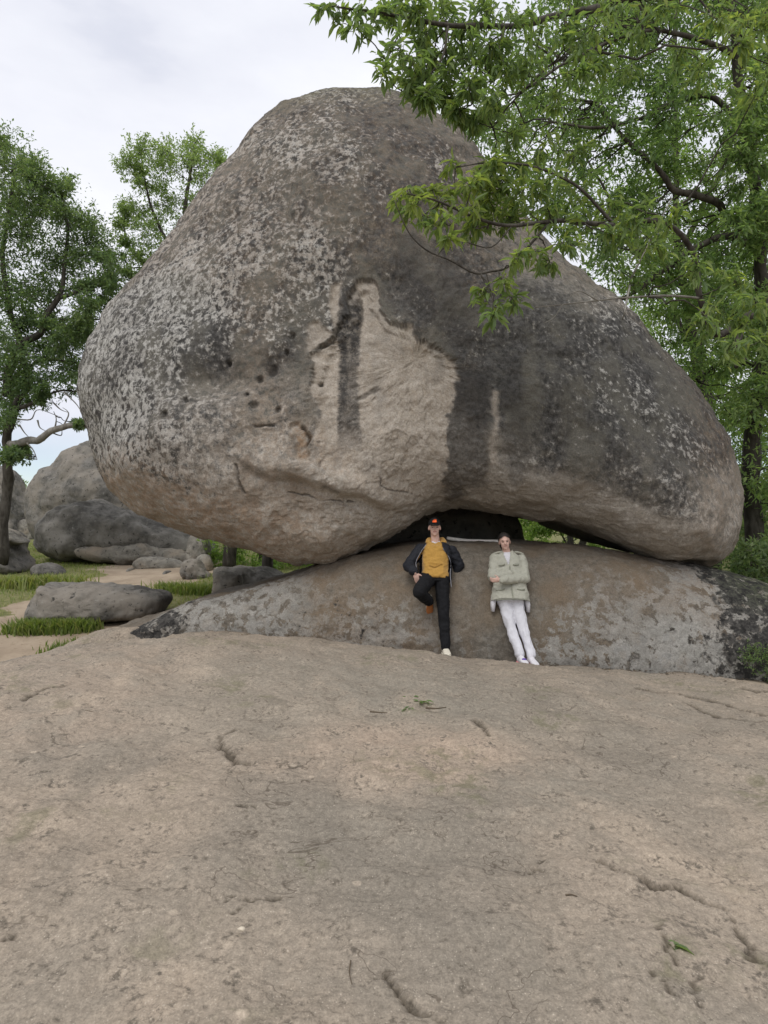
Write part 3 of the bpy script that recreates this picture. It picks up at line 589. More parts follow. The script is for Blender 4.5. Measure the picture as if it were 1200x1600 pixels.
rock('stone', [(120,860),(160,850),(220,846),(280,852),(325,866),(340,880),(320,888),(250,886),(170,880),(125,872)], (230, 866), 19, .5, .8, M_rock_b, 'pale low shelf of rock along the foot of the wide dark boulder', 117, nt=140, n1=26, n2=12, cat='stone', nf=2.8, facet=.02)
for k, (a, b, r_, mt) in enumerate(((345, 897, 13, 'a'), (205, 893, 7, 'b'), (115, 878, 6, 'a'), (262, 897, 7, 'a'))):
    rock('stone', [(a - r_, b + 2), (a - r_ * .7, b - r_ * .6), (a + r_ * .2, b - r_ * .8), (a + r_, b - r_ * .2), (a + r_ * 1.1, b + r_ * .5), (a, b + r_ * .7), (a - r_ * .9, b + r_ * .6)], (a, b), 15, .3, .3, M_rock_a if mt == 'a' else M_rock_b,
         ('broken grey stone wedged between the dark broken rock and the tilted stone', 'small pale stone at the left end of the long pale flat stone', 'tiny grey stone at the far bend of the path', 'small grey stone in the grass before the tilted stone')[k], 118 + k, nt=80, n1=16, n2=10, cat='stone', facet=.08)

# ================================================================== VEGETATION
RNG = np.random.default_rng(7)
def unit(v): return v / np.maximum(np.linalg.norm(v, axis=-1, keepdims=True), 1e-9)
def tube(P, R, seg=8):
    P = np.asarray(P, float); R = np.asarray(R, float); n = len(P)
    T = unit(np.gradient(P, axis=0)); up = np.array([0, 0, 1.]) if abs(T[0, 2]) < .9 else np.array([1., 0, 0])
    A = np.zeros_like(P); a = unit(np.cross(T[0], up))
    for i in range(n):
        a = unit(a - T[i] * np.dot(a, T[i])); A[i] = a
    B = np.cross(T, A); an = np.linspace(0, 2 * np.pi, seg, endpoint=False)
    V = P[:, None] + R[:, None, None] * (A[:, None] * np.cos(an)[None, :, None] + B[:, None] * np.sin(an)[None, :, None])
    V = np.vstack([V.reshape(-1, 3), P[:1], P[-1:]]); F = grid_faces(n, seg, True); j = np.arange(seg); j2 = (j + 1) % seg
    F3 = np.vstack([np.stack([np.full(seg, n * seg), j2, j], 1), np.stack([np.full(seg, n * seg + 1), (n - 1) * seg + j, (n - 1) * seg + j2], 1)])
    return V, F, F3
class Join:
    def __init__(s): s.V = []; s.F4 = []; s.F3 = []; s.A = []; s.n = 0
    def add(s, V, F4=None, F3=None, a=None):
        s.V.append(V)
        if F4 is not None and len(F4): s.F4.append(F4 + s.n)
        if F3 is not None and len(F3): s.F3.append(F3 + s.n)
        s.A.append(np.zeros(len(V)) if a is None else a); s.n += len(V)
    def obj(s, name, mat, parent, attr=None, smooth=True):
        F = []
        if s.F4: F.append(np.vstack(s.F4))
        if s.F3: F.append(np.vstack(s.F3))
        return mk(name, np.vstack(s.V), F, mat, parent, smooth, {attr: np.concatenate(s.A)} if attr else None)
NEAR = np.array([[0, 0, 0], [.25, -.42, .10], [.25, 0, 0], [.25, .42, .10], [.6, -.46, .04], [.6, 0, -.06], [.6, .46, .04], [1, 0, -.22]])
NEARF = np.array([[1, 4, 5, 2], [2, 5, 6, 3]]); NEARF3 = np.array([[0, 1, 2], [0, 2, 3], [4, 7, 5], [5, 7, 6]])
FAR = np.array([[0, 0, 0], [.45, -.5, .06], [1, 0, -.14], [.45, .5, .06]])
def leaves(P, D, U, L, Wd, near=False):
    D = unit(D); S = unit(np.cross(D, U)); N = np.cross(S, D); T = NEAR if near else FAR; m = len(T); n = len(P)
    V = P[:, None] + D[:, None] * (T[None, :, :1] * L[:, None, None]) + S[:, None] * (T[None, :, 1:2] * Wd[:, None, None]) + N[:, None] * (T[None, :, 2:] * L[:, None, None])
    o = (np.arange(n) * m)[:, None, None]
    if near: return V.reshape(-1, 3), (NEARF[None] + o).reshape(-1, 4), (NEARF3[None] + o).reshape(-1, 3)
    return V.reshape(-1, 3), (np.array([[0, 1, 2, 3]])[None] + o).reshape(-1, 4), None
def wander(A, B, n, amp, sag=0., rng=RNG):
    t = np.linspace(0, 1, n)[:, None]; A = np.asarray(A, float); B = np.asarray(B, float); l = np.linalg.norm(B - A)
    o = rng.normal(size=(n, 3)); o = np.cumsum(o, 0); o -= o[0] + (o[-1] - o[0]) * t; o = o / max(np.abs(o).max(), 1e-6)
    return A + (B - A) * t + o * amp * l + np.array([0, 0, -1.]) * sag * l * (4 * t * (1 - t))

class Tree:
    def __init__(s, name, label, group=None, cat='tree', bark=None, leaf=None, seed=1):
        s.t = thing(name, label, cat, group); s.bark = bark or M_bark; s.leaf = leaf; s.rng = np.random.default_rng(seed)
        s.pts = []; s.tw = Join(); s.lv = Join(); s.bigs = []; s.limbs = []
    def limb(s, L, r0, r1, name='limb', n=40, rough=.05, bark=None):
        """L: list of layout places (px, py, Y) or world points"""
        P = np.array([at(*q[1:]) if len(q) == 4 else q for q in L], float); P = catmull(P, n)
        P[1:-1] += (fbm(P, 1.6, 3, 3) * 0)[1:-1, None]; t = np.linspace(0, 1, n)
        R = r0 + (r1 - r0) * t ** .8; w = np.stack([fbm(P + 11, 1.3, 2, 5), fbm(P + 31, 1.3, 2, 6), fbm(P + 51, 1.3, 2, 7)], 1); P = P + w * np.minimum(rough * 2, R * 1.2)[:, None]
        R = R * (1 + .18 * fbm(P, 3.3, 3, 9)); V, F, F3 = tube(P, R, 10 if r0 > .04 else 6)
        o = mk(name, V, [F, F3], bark or s.bark, s.t); s.pts.append(P); s.limbs.append(o); return o
    def twig(s, A, B, r, n=9, amp=.09, sag=0.):
        P = wander(A, B, n, amp, sag, s.rng); V, F, F3 = tube(P, r * np.linspace(1, .35, n), 5); s.tw.add(V, F, F3); return P
    def near_limb(s, c):
        Q = np.vstack(s.pts); d = np.linalg.norm(Q - c, axis=1) + .35 * np.maximum(Q[:, 2] - c[2], 0); return Q[np.argmin(d)]
    def clump(s, c, R, ntw=10, nl=14, L=.1, w=.3, near=False, droop=.25, tone=.5, big=0, conn=True, flat=.75, spread=1.):
        rng = s.rng; c = np.asarray(c, float)
        if conn:
            A = s.near_limb(c); s.twig(A, c, .006 + .006 * np.linalg.norm(A - c), 9, .09)
        d = unit(rng.normal(size=(ntw, 3)) * [1, 1, flat] + [0, 0, .15]); ln = R * rng.uniform(.55, 1.05, ntw)
        st = c + rng.normal(size=(ntw, 3)) * R * .18
        en = st + d * ln[:, None]; tr = .0035 if near else .004 + .002 * R
        for k in range(0, ntw, 1 if near else 2):
            V, F, F3 = tube(np.array([st[k], (st[k] + en[k]) / 2 + rng.normal(size=3) * R * .07, en[k]]), np.array([tr, tr * .8, tr * .4]), 3); s.tw.add(V, F, F3)
        t = rng.uniform(.15, 1.05, (ntw, nl)); P = st[:, None] + (en - st)[:, None] * t[..., None] + rng.normal(size=(ntw, nl, 3)) * R * .10 * spread
        D = d[:, None] * .55 + unit(rng.normal(size=(ntw, nl, 3))) * .8 + np.array([0, 0, -droop]); U = unit(rng.normal(size=(ntw, nl, 3)) * .55 + np.array([0, 0, 1.]))
        P = P.reshape(-1, 3); D = unit(D.reshape(-1, 3)); U = U.reshape(-1, 3); m = len(P); Ls = L * rng.uniform(.45, 1.25, m); Ws = Ls * w * rng.uniform(.8, 1.2, m)
        tn = np.clip(tone + rng.normal(size=m) * .22, 0, 1)
        if big:
            for k in range(min(big, m)): s.bigs.append((P[k], D[k], U[k], Ls[k], Ws[k], tn[k]))
            P, D, U, Ls, Ws, tn = P[big:], D[big:], U[big:], Ls[big:], Ws[big:], tn[big:]
        if len(P):
            V, F, F3 = leaves(P, D, U, Ls, Ws, near); s.lv.add(V, F, F3, np.repeat(tn, 8 if near else 4))
    def finish(s, base, crown='crown', big_parent=None):
        if s.tw.n: tag(s.tw.obj('twigs', s.bark, s.t), kind='stuff')
        if s.lv.n: tag(s.lv.obj(crown, s.leaf, s.t, 'tone', smooth=False), kind='stuff')
        if s.bigs:
            prot = []
            for tv in (.35, .5, .65, .85):
                V, F, F3 = leaves(np.zeros((1, 3)), np.array([[1., 0, 0]]), np.array([[0, 0, 1.]]), np.array([1.]), np.array([1.]), True)
                o = mk('leaf', V, [F, F3], s.leaf, None, False, {'tone': np.full(8, tv)}); prot.append(o.data); bpy.data.objects.remove(o)
            for P, D, U, L, Wd, tn in s.bigs[:300]:
                S = unit(np.cross(D, U)); N = np.cross(S, D)
                o = bpy.data.objects.new('leaf', prot[int(np.clip(tn * 4, 0, 3))]); COL.objects.link(o); o.parent = (big_parent[0] if P[2] > 5.0 else big_parent[1]) if big_parent else s.t
                M = Matrix(np.column_stack([np.append(D * L, 0), np.append(S * Wd, 0), np.append(N * L, 0), np.append(P, 1)]).tolist()); o.matrix_local = M
        root_at(s.t, base)

L_dark = mat_leaf('leaf_left_tree', (.105, .165, .09), (.175, .24, .13), (.26, .315, .17), .58)
L_lite = mat_leaf('leaf_light_tree', (.18, .255, .115), (.25, .325, .16), (.31, .37, .20), .6)
L_right = mat_leaf('leaf_right_tree', (.12, .19, .09), (.19, .275, .13), (.28, .35, .16), .64)  # greens here and in L_near paled and greyed: hint of bright haze painted in
L_near = mat_leaf('leaf_overhang', (.14, .205, .10), (.21, .285, .125), (.33, .38, .12), .62, .4)
L_back = mat_leaf('leaf_background', (.13, .21, .065), (.21, .31, .10), (.29, .38, .13), .64)
q = lambda *a: ('p',) + a

# ---- tree at the left edge
T = Tree('leaning_tree', 'dark green spreading tree at the left edge with a bare crooked low branch', leaf=L_dark, seed=11)
YT = 16.5
T.limb([q(4, 880, YT), q(8, 780, YT), q(12, 705, YT), q(24, 645, YT), q(42, 598, YT), q(30, 530, YT), q(8, 450, YT), q(10, 350, YT), q(25, 270, YT)], .15, .04, 'trunk', rough=.06)
T.limb([q(14, 620, YT + .4), q(18, 557, YT + .3), q(40, 537, YT), q(62, 520, YT - .2), q(78, 490, YT - .2), q(92, 462, YT - .1), q(100, 420, YT), q(105, 360, YT), q(98, 310, YT)], .13, .03)
T.limb([q(16, 690, YT), q(40, 689, YT - .3), q(66, 686, YT - .5), q(80, 672, YT - .6), q(100, 665, YT - .6), q(135, 663, YT - .5), q(170, 652, YT - .5)], .095, .07, bark=M_bark_pale)
T.limb([q(26, 640, YT), q(45, 632, YT - .3), q(64, 625, YT - .4), q(94, 611, YT - .3), q(130, 614, YT)], .07, .015)
T.limb([q(92, 462, YT - .1), q(120, 456, YT), q(150, 440, YT), q(172, 420, YT)], .06, .015)
T.limb([q(95, 500, YT), q(125, 497, YT), q(150, 499, YT), q(166, 494, YT)], .04, .01)
T.limb([q(10, 600, YT + .3), q(60, 566, YT), q(100, 565, YT - .2), q(128, 568, YT - .2)], .05, .012)
for a in (((27, 655), (48, 655), (60, 640), (95, 652)), ((58, 657), (62, 668), (72, 674)), ((85, 671), (88, 655), (84, 643)), ((99, 665), (107, 650), (105, 642), (98, 637)), ((80, 676), (95, 680), (97, 672)), ((85, 630), (95, 640), (108, 645)), ((100, 612), (118, 630), (128, 645)), ((42, 692), (52, 704), (58, 718)), ((30, 664), (38, 676), (46, 684))):
    T.limb([q(u, v, YT - .5) for u, v in a], .022, .007, 'branch', n=14, rough=.02, bark=M_bark_pale)
for a, b, r, tn in ((20,250,38,.5),(55,262,30,.55),(92,290,30,.55),(100,322,30,.5),(30,310,48,.45),(65,335,45,.42),(120,352,36,.5),(150,385,34,.45),(170,400,28,.5),(70,392,55,.4),(15,400,50,.35),(110,412,48,.32),(160,425,34,.38),(40,455,45,.35),(130,448,34,.35),(15,480,40,.32),(80,440,35,.4),(10,350,45,.45),(140,500,26,.55),(150,470,20,.5),(110,540,36,.42),(70,565,34,.3),(125,520,26,.5),(145,530,20,.5),(100,590,34,.3),(130,585,22,.35),(55,600,30,.3),(20,580,38,.3),(10,620,34,.3),(8,660,26,.35),(20,712,18,.4),(30,704,13,.4),(5,290,45,.5),(-30,330,60,.45),(-40,450,70,.4),(-40,580,60,.35),(80,500,24,.45),(125,663,9,.5),(45,500,25,.35),(30,545,34,.35),(5,530,40,.35),(85,535,26,.4),(60,620,16,.35),(170,445,18,.45),(60,300,30,.5),(0,225,30,.5)):
    for _ in range(5):
        T.clump(at(a, b, YT + T.rng.uniform(-.9, 1.1)) + T.rng.normal(size=3) * r * .006, r * YT / 1000 * .86, 14, 19, .105, .42, tone=tn, droop=.15)
T.finish(at(4, 880, YT))

# ---- light green tree behind the boulder
T = Tree('feathery_tree', 'light green airy tree rising behind the left shoulder of the boulder', leaf=L_lite, seed=12); YT = 17.5
T.limb([q(360, 900, YT), q(355, 700, YT), q(340, 560, YT), q(310, 440, YT), q(290, 340, YT), q(300, 250, YT)], .2, .03, 'trunk')
T.limb([q(345, 600, YT), q(290, 500, YT), q(240, 430, YT), q(205, 390, YT), q(190, 345, YT)], .09, .015)
T.limb([q(310, 440, YT), q(265, 380, YT), q(235, 320, YT), q(220, 240, YT)], .08, .015)
T.limb([q(330, 520, YT), q(270, 440, YT), q(225, 420, YT), q(195, 420, YT)], .05, .012)
for a, b, r, tn in ((215,228,22,.5),(200,262,18,.5),(225,250,26,.5),(255,240,22,.55),(262,262,28,.5),(300,232,20,.5),(310,250,22,.5),(335,258,22,.5),(350,250,18,.5),(290,275,34,.45),(330,285,28,.45),(245,290,26,.45),(265,320,30,.45),(300,320,30,.4),(215,285,16,.5),(190,325,15,.5),(215,335,24,.5),(245,345,28,.4),(190,350,14,.5),(225,372,26,.45),(255,380,24,.4),(200,385,14,.5),(210,405,18,.45),(235,410,20,.4),(220,430,14,.45),(195,425,12,.45),(320,340,40,.4),(280,360,30,.4)):
    for _ in range(3):
        T.clump(at(a, b, YT + T.rng.uniform(-.7, .7)) + T.rng.normal(size=3) * r * .005, r * YT / 1000 * 1.0, 14, 18, .09, .42, tone=tn, droop=.05)
T.finish(at(360, 900, YT))

# ---- tree behind the right flank
OUT = np.array(BO, float)
def sampled(rng, poly, n, keep):
    poly = np.array(poly, float); o = []
    while len(o) < n:
        p = rng.uniform(poly.min(0), poly.max(0), (400, 2)); sd_ = polysd(p[:, 0], p[:, 1], poly); sb = polysd(p[:, 0], p[:, 1], OUT)
        o += [tuple(a) for a in p[(sd_ > 0) & (sb < keep)]]
    return o[:n]
T = Tree('broad_tree', 'broad dark-limbed tree with its trunk close behind the right flank of the boulder', leaf=L_right, seed=13); YT = 11.8
T.limb([q(1180, 960, YT), q(1178, 860, YT), q(1174, 740, YT), q(1180, 650, YT), q(1196, 560, YT), q(1190, 450, YT), q(1181, 330, YT - .3), q(1175, 210, YT - .6), q(1150, 90, YT - .8), q(1140, -40, YT - 1)], .21, .06, 'trunk')
T.limb([q(1186, 380, YT), q(1140, 342, YT - .5), q(1110, 316, YT - .8), q(1056, 300, YT - 1), q(1035, 270, YT - 1.2), q(975, 216, YT - 1.2), q(930, 160, YT - 1.2)], .085, .025)
T.limb([q(1188, 390, YT), q(1140, 369, YT - .6), q(1095, 381, YT - .8), q(1068, 397, YT - .9), q(1032, 427, YT - 1), q(984, 460, YT - 1), q(950, 470, YT - 1)], .075, .03)
T.limb([q(1178, 250, YT - .5), q(1130, 160, YT - .8), q(1060, 160, YT - 1), q(1000, 185, YT - 1.2), q(930, 200, YT - 1.4), q(860, 190, YT - 1.4)], .06, .018)
T.limb([q(1195, 570, YT), q(1128, 567, YT - .2), q(1100, 585, YT - .2), q(1076, 600, YT - .2)], .06, .015)
T.limb([q(1150, 90, YT - .8), q(1080, 60, YT - 1), q(1000, 50, YT - 1.3), q(900, 90, YT - 1.6), q(820, 140, YT - 1.7)], .05, .015)
T.limb([q(1170, 600, YT), q(1230, 480, YT - .8), q(1280, 300, YT - 1)], .1, .04)
T.limb([q(1000, 440, YT - 1), q(985, 440, YT - 1.3), q(1000, 408, YT - 1.5), q(1020, 368, YT - 1.5), q(1050, 310, YT - 1.5)], .022, .008, 'dead_twig', 16, bark=M_bark_pale)
T.limb([q(984, 445, YT - 1.3), q(977, 478, YT - 2.6), q(972, 500, YT - 2.6)], .02, .008, 'dead_twig', 12, bark=M_bark_pale)
for a, b in sampled(T.rng, [(720,190),(760,90),(860,-40),(1290,-60),(1290,900),(1160,900),(1120,640),(1000,480),(860,340)], 265, -2):
    tn = .5 + .12 * math.sin(a * .021 + b * .013) + (.12 if b > 450 else 0)
    T.clump(at(a, b, YT + T.rng.uniform(-1.5, .9)), T.rng.uniform(.34, .6), 11, 17, .12, .36, tone=tn, droop=.3)
for a, b in [(T.rng.uniform(1130, 1215), T.rng.uniform(80, 640)) for _ in range(26)]: T.clump(at(a, b, YT - T.rng.uniform(.8, 1.6)), T.rng.uniform(.26, .42), 11, 17, .12, .36, tone=.6, droop=.3)
T.finish(at(1180, 960, YT))

T = Tree('forked_tree', 'pale green tree further behind the broad dark-limbed tree', leaf=L_back, seed=14); YT = 16.5
T.limb([q(1120, 940, YT), q(1110, 700, YT), q(1090, 560, YT), q(1060, 400, YT), q(1056, 250, YT), q(1054, 0, YT)], .19, .05, 'trunk')
T.limb([q(1090, 560, YT), q(1020, 420, YT), q(960, 320, YT), q(900, 220, YT)], .08, .02)
T.limb([q(1060, 400, YT), q(1120, 280, YT), q(1180, 120, YT)], .08, .02)
for a, b in sampled(T.rng, [(790,200),(850,60),(960,-40),(1260,-40),(1260,620),(1130,640),(1000,480),(880,350)], 125, 15):
    T.clump(at(a, b, YT + T.rng.uniform(-1.6, 1.6)), T.rng.uniform(.5, .85), 12, 18, .13, .4, tone=.5, droop=.2)
T.finish(at(1120, 940, YT))

# ---- near tree just outside the frame on the right, its boughs hang over the boulder
T = Tree('overhanging_tree', 'near tree with long-leaved boughs hanging in front of the top of the boulder', leaf=L_near, seed=15)
tb = np.array([7.4, 7.9, -.5])
T.limb([tb, tb + [0, 0, 1.5], tb + [-.15, -.1, 3.2], tb + [-.3, -.1, 5], tb + [-.5, -.2, 7], tb + [-1.1, -.3, 9]], .27, .09, 'trunk')
b1 = T.limb([tb + [-.4, -.15, 6.2], at(1280, 10, 7.6), at(1120, -45, 7.3), at(980, 0, 7.0), at(880, 22, 6.8), at(790, 42, 6.6), at(700, 38, 6.3), at(610, 22, 6.2), at(530, 12, 6.1)], .075, .008, 'bough')
b2 = T.limb([tb + [-.2, -.1, 3.4], at(1240, 470, 7.6), at(1200, 482, 7.5), at(1158, 500, 7.4), at(1118, 520, 7.3), at(1094, 465, 7.2), at(1080, 385, 7.0), at(1035, 345, 6.8), at(960, 352, 6.6), at(880, 345, 6.4), at(800, 352, 6.2), at(740, 338, 6.1), at(680, 312, 6.0), at(635, 302, 5.9)], .062, .006, 'bough', n=60)
T.limb([at(1165, 498, 7.4), at(1150, 540, 7.3), at(1150, 575, 7.3)], .05, .02, 'limb')
T.limb([at(860, 345, 6.35), at(800, 412, 6.2), at(765, 424, 6.15), at(740, 427, 6.1), at(705, 408, 6.05), at(668, 392, 6.0), at(640, 366, 5.95), at(622, 330, 5.9), at(616, 312, 5.9)], .014, .004, 'branch', n=26, rough=.02)
T.limb([at(800, 352, 6.2), at(770, 385, 6.15), at(740, 382, 6.1), at(715, 370, 6.1), at(705, 352, 6.05)], .009, .003, 'branch', n=16, rough=.02)
T.limb([at(700, 38, 6.3), at(690, 90, 6.25), at(660, 130, 6.2), at(650, 155, 6.2)], .016, .004, 'branch', n=16, rough=.02)
T.limb([at(790, 42, 6.6), at(770, 100, 6.5), at(745, 140, 6.4), at(735, 165, 6.4)], .02, .004, 'branch', n=16, rough=.02)
T.limb([at(640, 25, 6.2), at(620, 60, 6.2), at(604, 95, 6.2)], .01, .003, 'branch', n=14, rough=.02)
T.limb([at(880, 22, 6.8), at(890, 80, 6.7), at(850, 110, 6.6), at(800, 160, 6.5), at(770, 200, 6.5)], .02, .005, 'branch', n=20, rough=.03)
T.limb([at(960, 352, 6.6), at(900, 290, 6.5), at(830, 260, 6.4), at(760, 255, 6.3), at(712, 262, 6.2)], .02, .004, 'branch', n=20, rough=.03)
T.limb([at(1094, 465, 7.2), at(1030, 462, 7.0), at(930, 470, 6.9), at(880, 476, 6.8), at(836, 480, 6.8)], .014, .005, 'dead_twig', n=18, rough=.05, bark=M_bark_pale)
T.limb([at(935, 470, 6.9), at(905, 455, 6.85), at(885, 470, 6.8)], .008, .004, 'dead_twig', n=10, rough=.02, bark=M_bark_pale)
T.limb([at(880, 476, 6.8), at(866, 496, 6.75), at(850, 505, 6.75)], .007, .003, 'dead_twig', n=10, rough=.02, bark=M_bark_pale)
nb = 0
for a, b, r, tn, bg_ in ((512,12,16,.4,9),(535,30,20,.4,9),(560,14,20,.42,9),(556,42,16,.4,9),(585,28,18,.4,9),(608,92,20,.4,9),(628,70,18,.4,9),(598,115,14,.4,9),(630,120,16,.42,8),(645,95,18,.42,8),(622,312,16,.72,10),(638,296,16,.8,10),(652,318,18,.85,10),(672,300,18,.92,10),(690,318,20,.85,10),(660,338,16,.6,9),(690,345,18,.6,8),(712,300,20,.9,10),(735,325,20,.75,8),(708,262,14,.75,10),(760,455,18,.65,10),(785,440,18,.75,10),(775,478,20,.45,10),(800,465,18,.5,10),(770,492,12,.4,8),(640,330,13,.6,8),(700,375,9,.8,4),(808,402,14,.7,6)):
    T.clump(at(a, b, T.rng.uniform(5.9, 6.35)), r * .0062 * 1.0, 7, 5 if bg_ < 9 else 5, .135, .27, True, .55, tn, big=bg_)
for a, b, r, tn in ((610,18,22,.4),(650,15,28,.42),(660,55,28,.4),(690,20,28,.42),(690,80,30,.4),(665,115,24,.4),(695,125,28,.38),(720,50,30,.4),(730,95,30,.38),(735,140,22,.4),(700,155,20,.42),(665,150,16,.42),(760,20,30,.42),(770,70,28,.4),(790,115,24,.42),(770,160,20,.45),(800,30,30,.42),(840,60,30,.42),(830,110,26,.45),(640,130,16,.42),(715,175,14,.45),(745,190,14,.45),
        (745,285,24,.75),(760,320,26,.65),(780,290,26,.65),(740,350,20,.6),(790,345,24,.6),(815,310,26,.6),(850,285,28,.55),(840,350,26,.6),(770,260,22,.65),(810,255,24,.55),(870,330,28,.55),(900,300,30,.55),(880,380,26,.55),(830,390,22,.65),(920,350,28,.55),(860,410,18,.6),(950,320,28,.5),(960,370,26,.5),(1000,340,26,.5),(1020,380,24,.5),(900,240,30,.5),(850,225,28,.5),(800,215,22,.5),
        (880,40,26,.42),(905,70,24,.45),(930,40,28,.45),(940,100,22,.45),(900,120,24,.45),(960,10,28,.45),(1000,40,30,.5),(1040,10,30,.5),(1120,30,34,.7),(1160,20,36,.75),(1190,50,36,.7),(1150,70,30,.65),(1200,100,36,.6),(1240,40,40,.6),(1060,80,26,.5),(1100,110,28,.55),(1180,150,28,.5),(980,110,26,.45),(870,160,24,.45),(1050,350,24,.5),(1090,420,22,.5),(1130,480,26,.5),(1160,510,28,.5),(1185,470,28,.55),(1140,540,24,.5),(1110,500,20,.5),(1190,530,26,.5),(1150,440,26,.55)):
    for _ in range(2 if a < 800 else 1):
        T.clump(at(a, b, T.rng.uniform(6.0, 7.0)), r * .0064 * 1.2, 9, 9, .125, .27, True, .5, tn)
T.finish(tb, big_parent=(b1, b2))

# ---- trees and shrubs in the wood behind
def bg_tree(name, label, px, Y, trunk_r, top, clumps, seed, rr=(.6, 1.0), leaf=None, lean=0, n=12, nl=16, L=.15, group=None, cat='tree'):
    T = Tree(name, label, leaf=leaf or L_back, seed=seed, group=group, cat=cat); b = at(px, 800, Y); b[2] = float(ground_z(np.array([b[0]]), np.array([Y]))[0]) - .1
    tp = at(px + lean, top, Y); T.limb([b, b * .7 + tp * .3 + [.1, 0, 0], b * .35 + tp * .65 - [.12, 0, 0], tp], trunk_r, trunk_r * .25, 'trunk', n=24)
    for a, c in clumps: T.clump(at(a, c, Y + T.rng.uniform(-1.2, 1.2)), T.rng.uniform(*rr), n, nl, L, .42, tone=.5 + T.rng.uniform(-.15, .2), droop=.2)
    T.finish(b)
R2 = np.random.default_rng(5)
def cl(x0, x1, y0, y1, n): return [(R2.uniform(x0, x1), R2.uniform(y0, y1)) for _ in range(n)]
bg_tree('wood_tree', 'left-hand of the two dark trunks seen through the gap under the boulder', 884, 15.5, .10, 640, cl(760, 960, 740, 800, 8), 21)
bg_tree('wood_tree', 'right-hand of the two dark trunks seen through the gap under the boulder', 906, 16.5, .11, 600, cl(840, 1000, 700, 780, 6), 22)
bg_tree('wood_tree', 'dark trunk seen under the left lobe of the great boulder', 414, 14.5, .15, 600, cl(330, 480, 740, 800, 5), 23)
bg_tree('wood_tree', 'leafy tree filling the gap between the right flank of the boulder and the frame', 1215, 21, .2, 560, cl(1110, 1300, 540, 880, 78), 24, (.7, 1.2))
bg_tree('wood_tree', 'tall background tree low behind the right slope of the boulder', 1105, 23, .2, 420, cl(960, 1240, 380, 720, 84), 25, (.8, 1.3))
bg_tree('shrub', 'bright green shrub visible through the gap under the right half of the boulder', 880, 19, .05, 790, cl(800, 960, 795, 850, 26), 26, (.35, .6), n=12, nl=18, L=.13, cat='shrub')
bg_tree('shrub', 'bright green shrub showing under the left lobe of the great boulder', 400, 18.5, .05, 820, cl(325, 500, 825, 895, 34), 27, (.35, .6), n=12, nl=18, L=.13, cat='shrub')
bg_tree('shrub', 'dark shrub behind the right end of the low base rock', 1185, 10.6, .04, 840, cl(1135, 1250, 850, 930, 26), 28, (.2, .36), leaf=L_dark, n=12, nl=16, L=.09, cat='shrub')
bg_tree('shrub', 'far green bush in the notch between the left-hand rocks', 44, 42, .1, 770, cl(20, 80, 762, 800, 16), 29, (.7, 1.1), leaf=L_lite, L=.25, cat='shrub')
bg_tree('shrub', 'leafy low thicket in the shade behind the broad tree trunk', 1190, 15, .05, 780, cl(1140, 1270, 760, 900, 30), 30, (.4, .7), leaf=L_dark, n=12, nl=18, L=.13, cat='shrub')
T = Tree('bush', 'small feathery green bush at the right edge in front of the low rock', leaf=L_right, cat='bush', seed=31)
bb = np.array([4.62, 7.45, slab_z(4.62, 7.45) - .05]); T.limb([bb, bb + [.03, .05, .2], bb + [.06, .08, .45]], .015, .006, 'stem', n=10)
for k in range(34):
    d = T.rng.normal(size=3) * [.26, .16, .17]; c = bb + [.1, 0, .26] + d
    if c[2] < bb[2] + .06: c[2] = bb[2] + .08
    T.clump(c, T.rng.uniform(.10, .16), 9, 13, .035, .4, tone=.55, droop=.05)
T.finish(bb)

# ---- grass
M_grass = mat_leaf('grass_blades', (.11, .165, .045), (.19, .245, .07), (.31, .30, .13), .45, .2)
J = Join(); R3 = np.random.default_rng(9)
def blades(x, y, h, tone):
    n = len(x); z = ground_z(x, y) - .01; an = R3.uniform(0, 2 * np.pi, n); le = R3.uniform(.1, 1.1, n); w = h * .05 + .003
    b = np.stack([x, y, z], 1); d = np.stack([np.cos(an), np.sin(an), an * 0], 1); s = np.stack([-np.sin(an), np.cos(an), an * 0], 1); up = np.array([0, 0, 1.])
    V = np.stack([b - s * w[:, None], b + s * w[:, None], b + d * (h * le * .35)[:, None] + up * (h * .6)[:, None] + s * w[:, None] * .7, b + d * (h * le * .35)[:, None] + up * (h * .6)[:, None] - s * w[:, None] * .7, b + d * (h * le)[:, None] + up * h[:, None]], 1).reshape(-1, 3)
    o = (np.arange(n) * 5)[:, None]; J.add(V, np.array([[0, 1, 2, 3]]) + o, np.array([[3, 2, 4]]) + o, np.repeat(tone, 5))
n = 110000; x = R3.uniform(-16, 8, n); y = R3.uniform(8.8, 30, n); g = grass_mask(x, y); k = (R3.uniform(size=n) < g * .75) & (x < 2 + .3 * y); x, y = x[k], y[k]
blades(x, y, R3.uniform(.03, .11, len(x)) * (1 + .6 * fbm(np.stack([x, y, x * 0], 1), .8, 2, 3)), np.clip(.55 + R3.normal(size=len(x)) * .25 + .5 * fbm(np.stack([x, y, x * 0], 1), .7, 3, 4), 0, 1))
tag(J.obj('grass', M_grass, None, 'tone', False), 'short mixed green grass growing around the path and rocks', 'grass', kind='stuff')
def tuft(label, spots, n, h, spread, tone, name='grass_tuft'):
    global J
    J = Join()
    for a, b, Y in spots:
        c = at(a, b, Y); r = R3.normal(size=(n, 2)) * spread; blades(c[0] + r[:, 0], c[1] + r[:, 1], R3.uniform(.5, 1.1, n) * h, np.clip(tone + R3.normal(size=n) * .28, 0, 1))
    tag(J.obj(name, M_grass, None, 'tone', False), label, 'grass')
tuft('tall green grass tuft against the left end of the long flat slab stone', [(40, 985, 10.1), (65, 978, 10.2), (85, 970, 10.2), (105, 965, 10.2), (120, 962, 10.2), (50, 978, 10.3)], 420, .22, (.16, .10), .45)
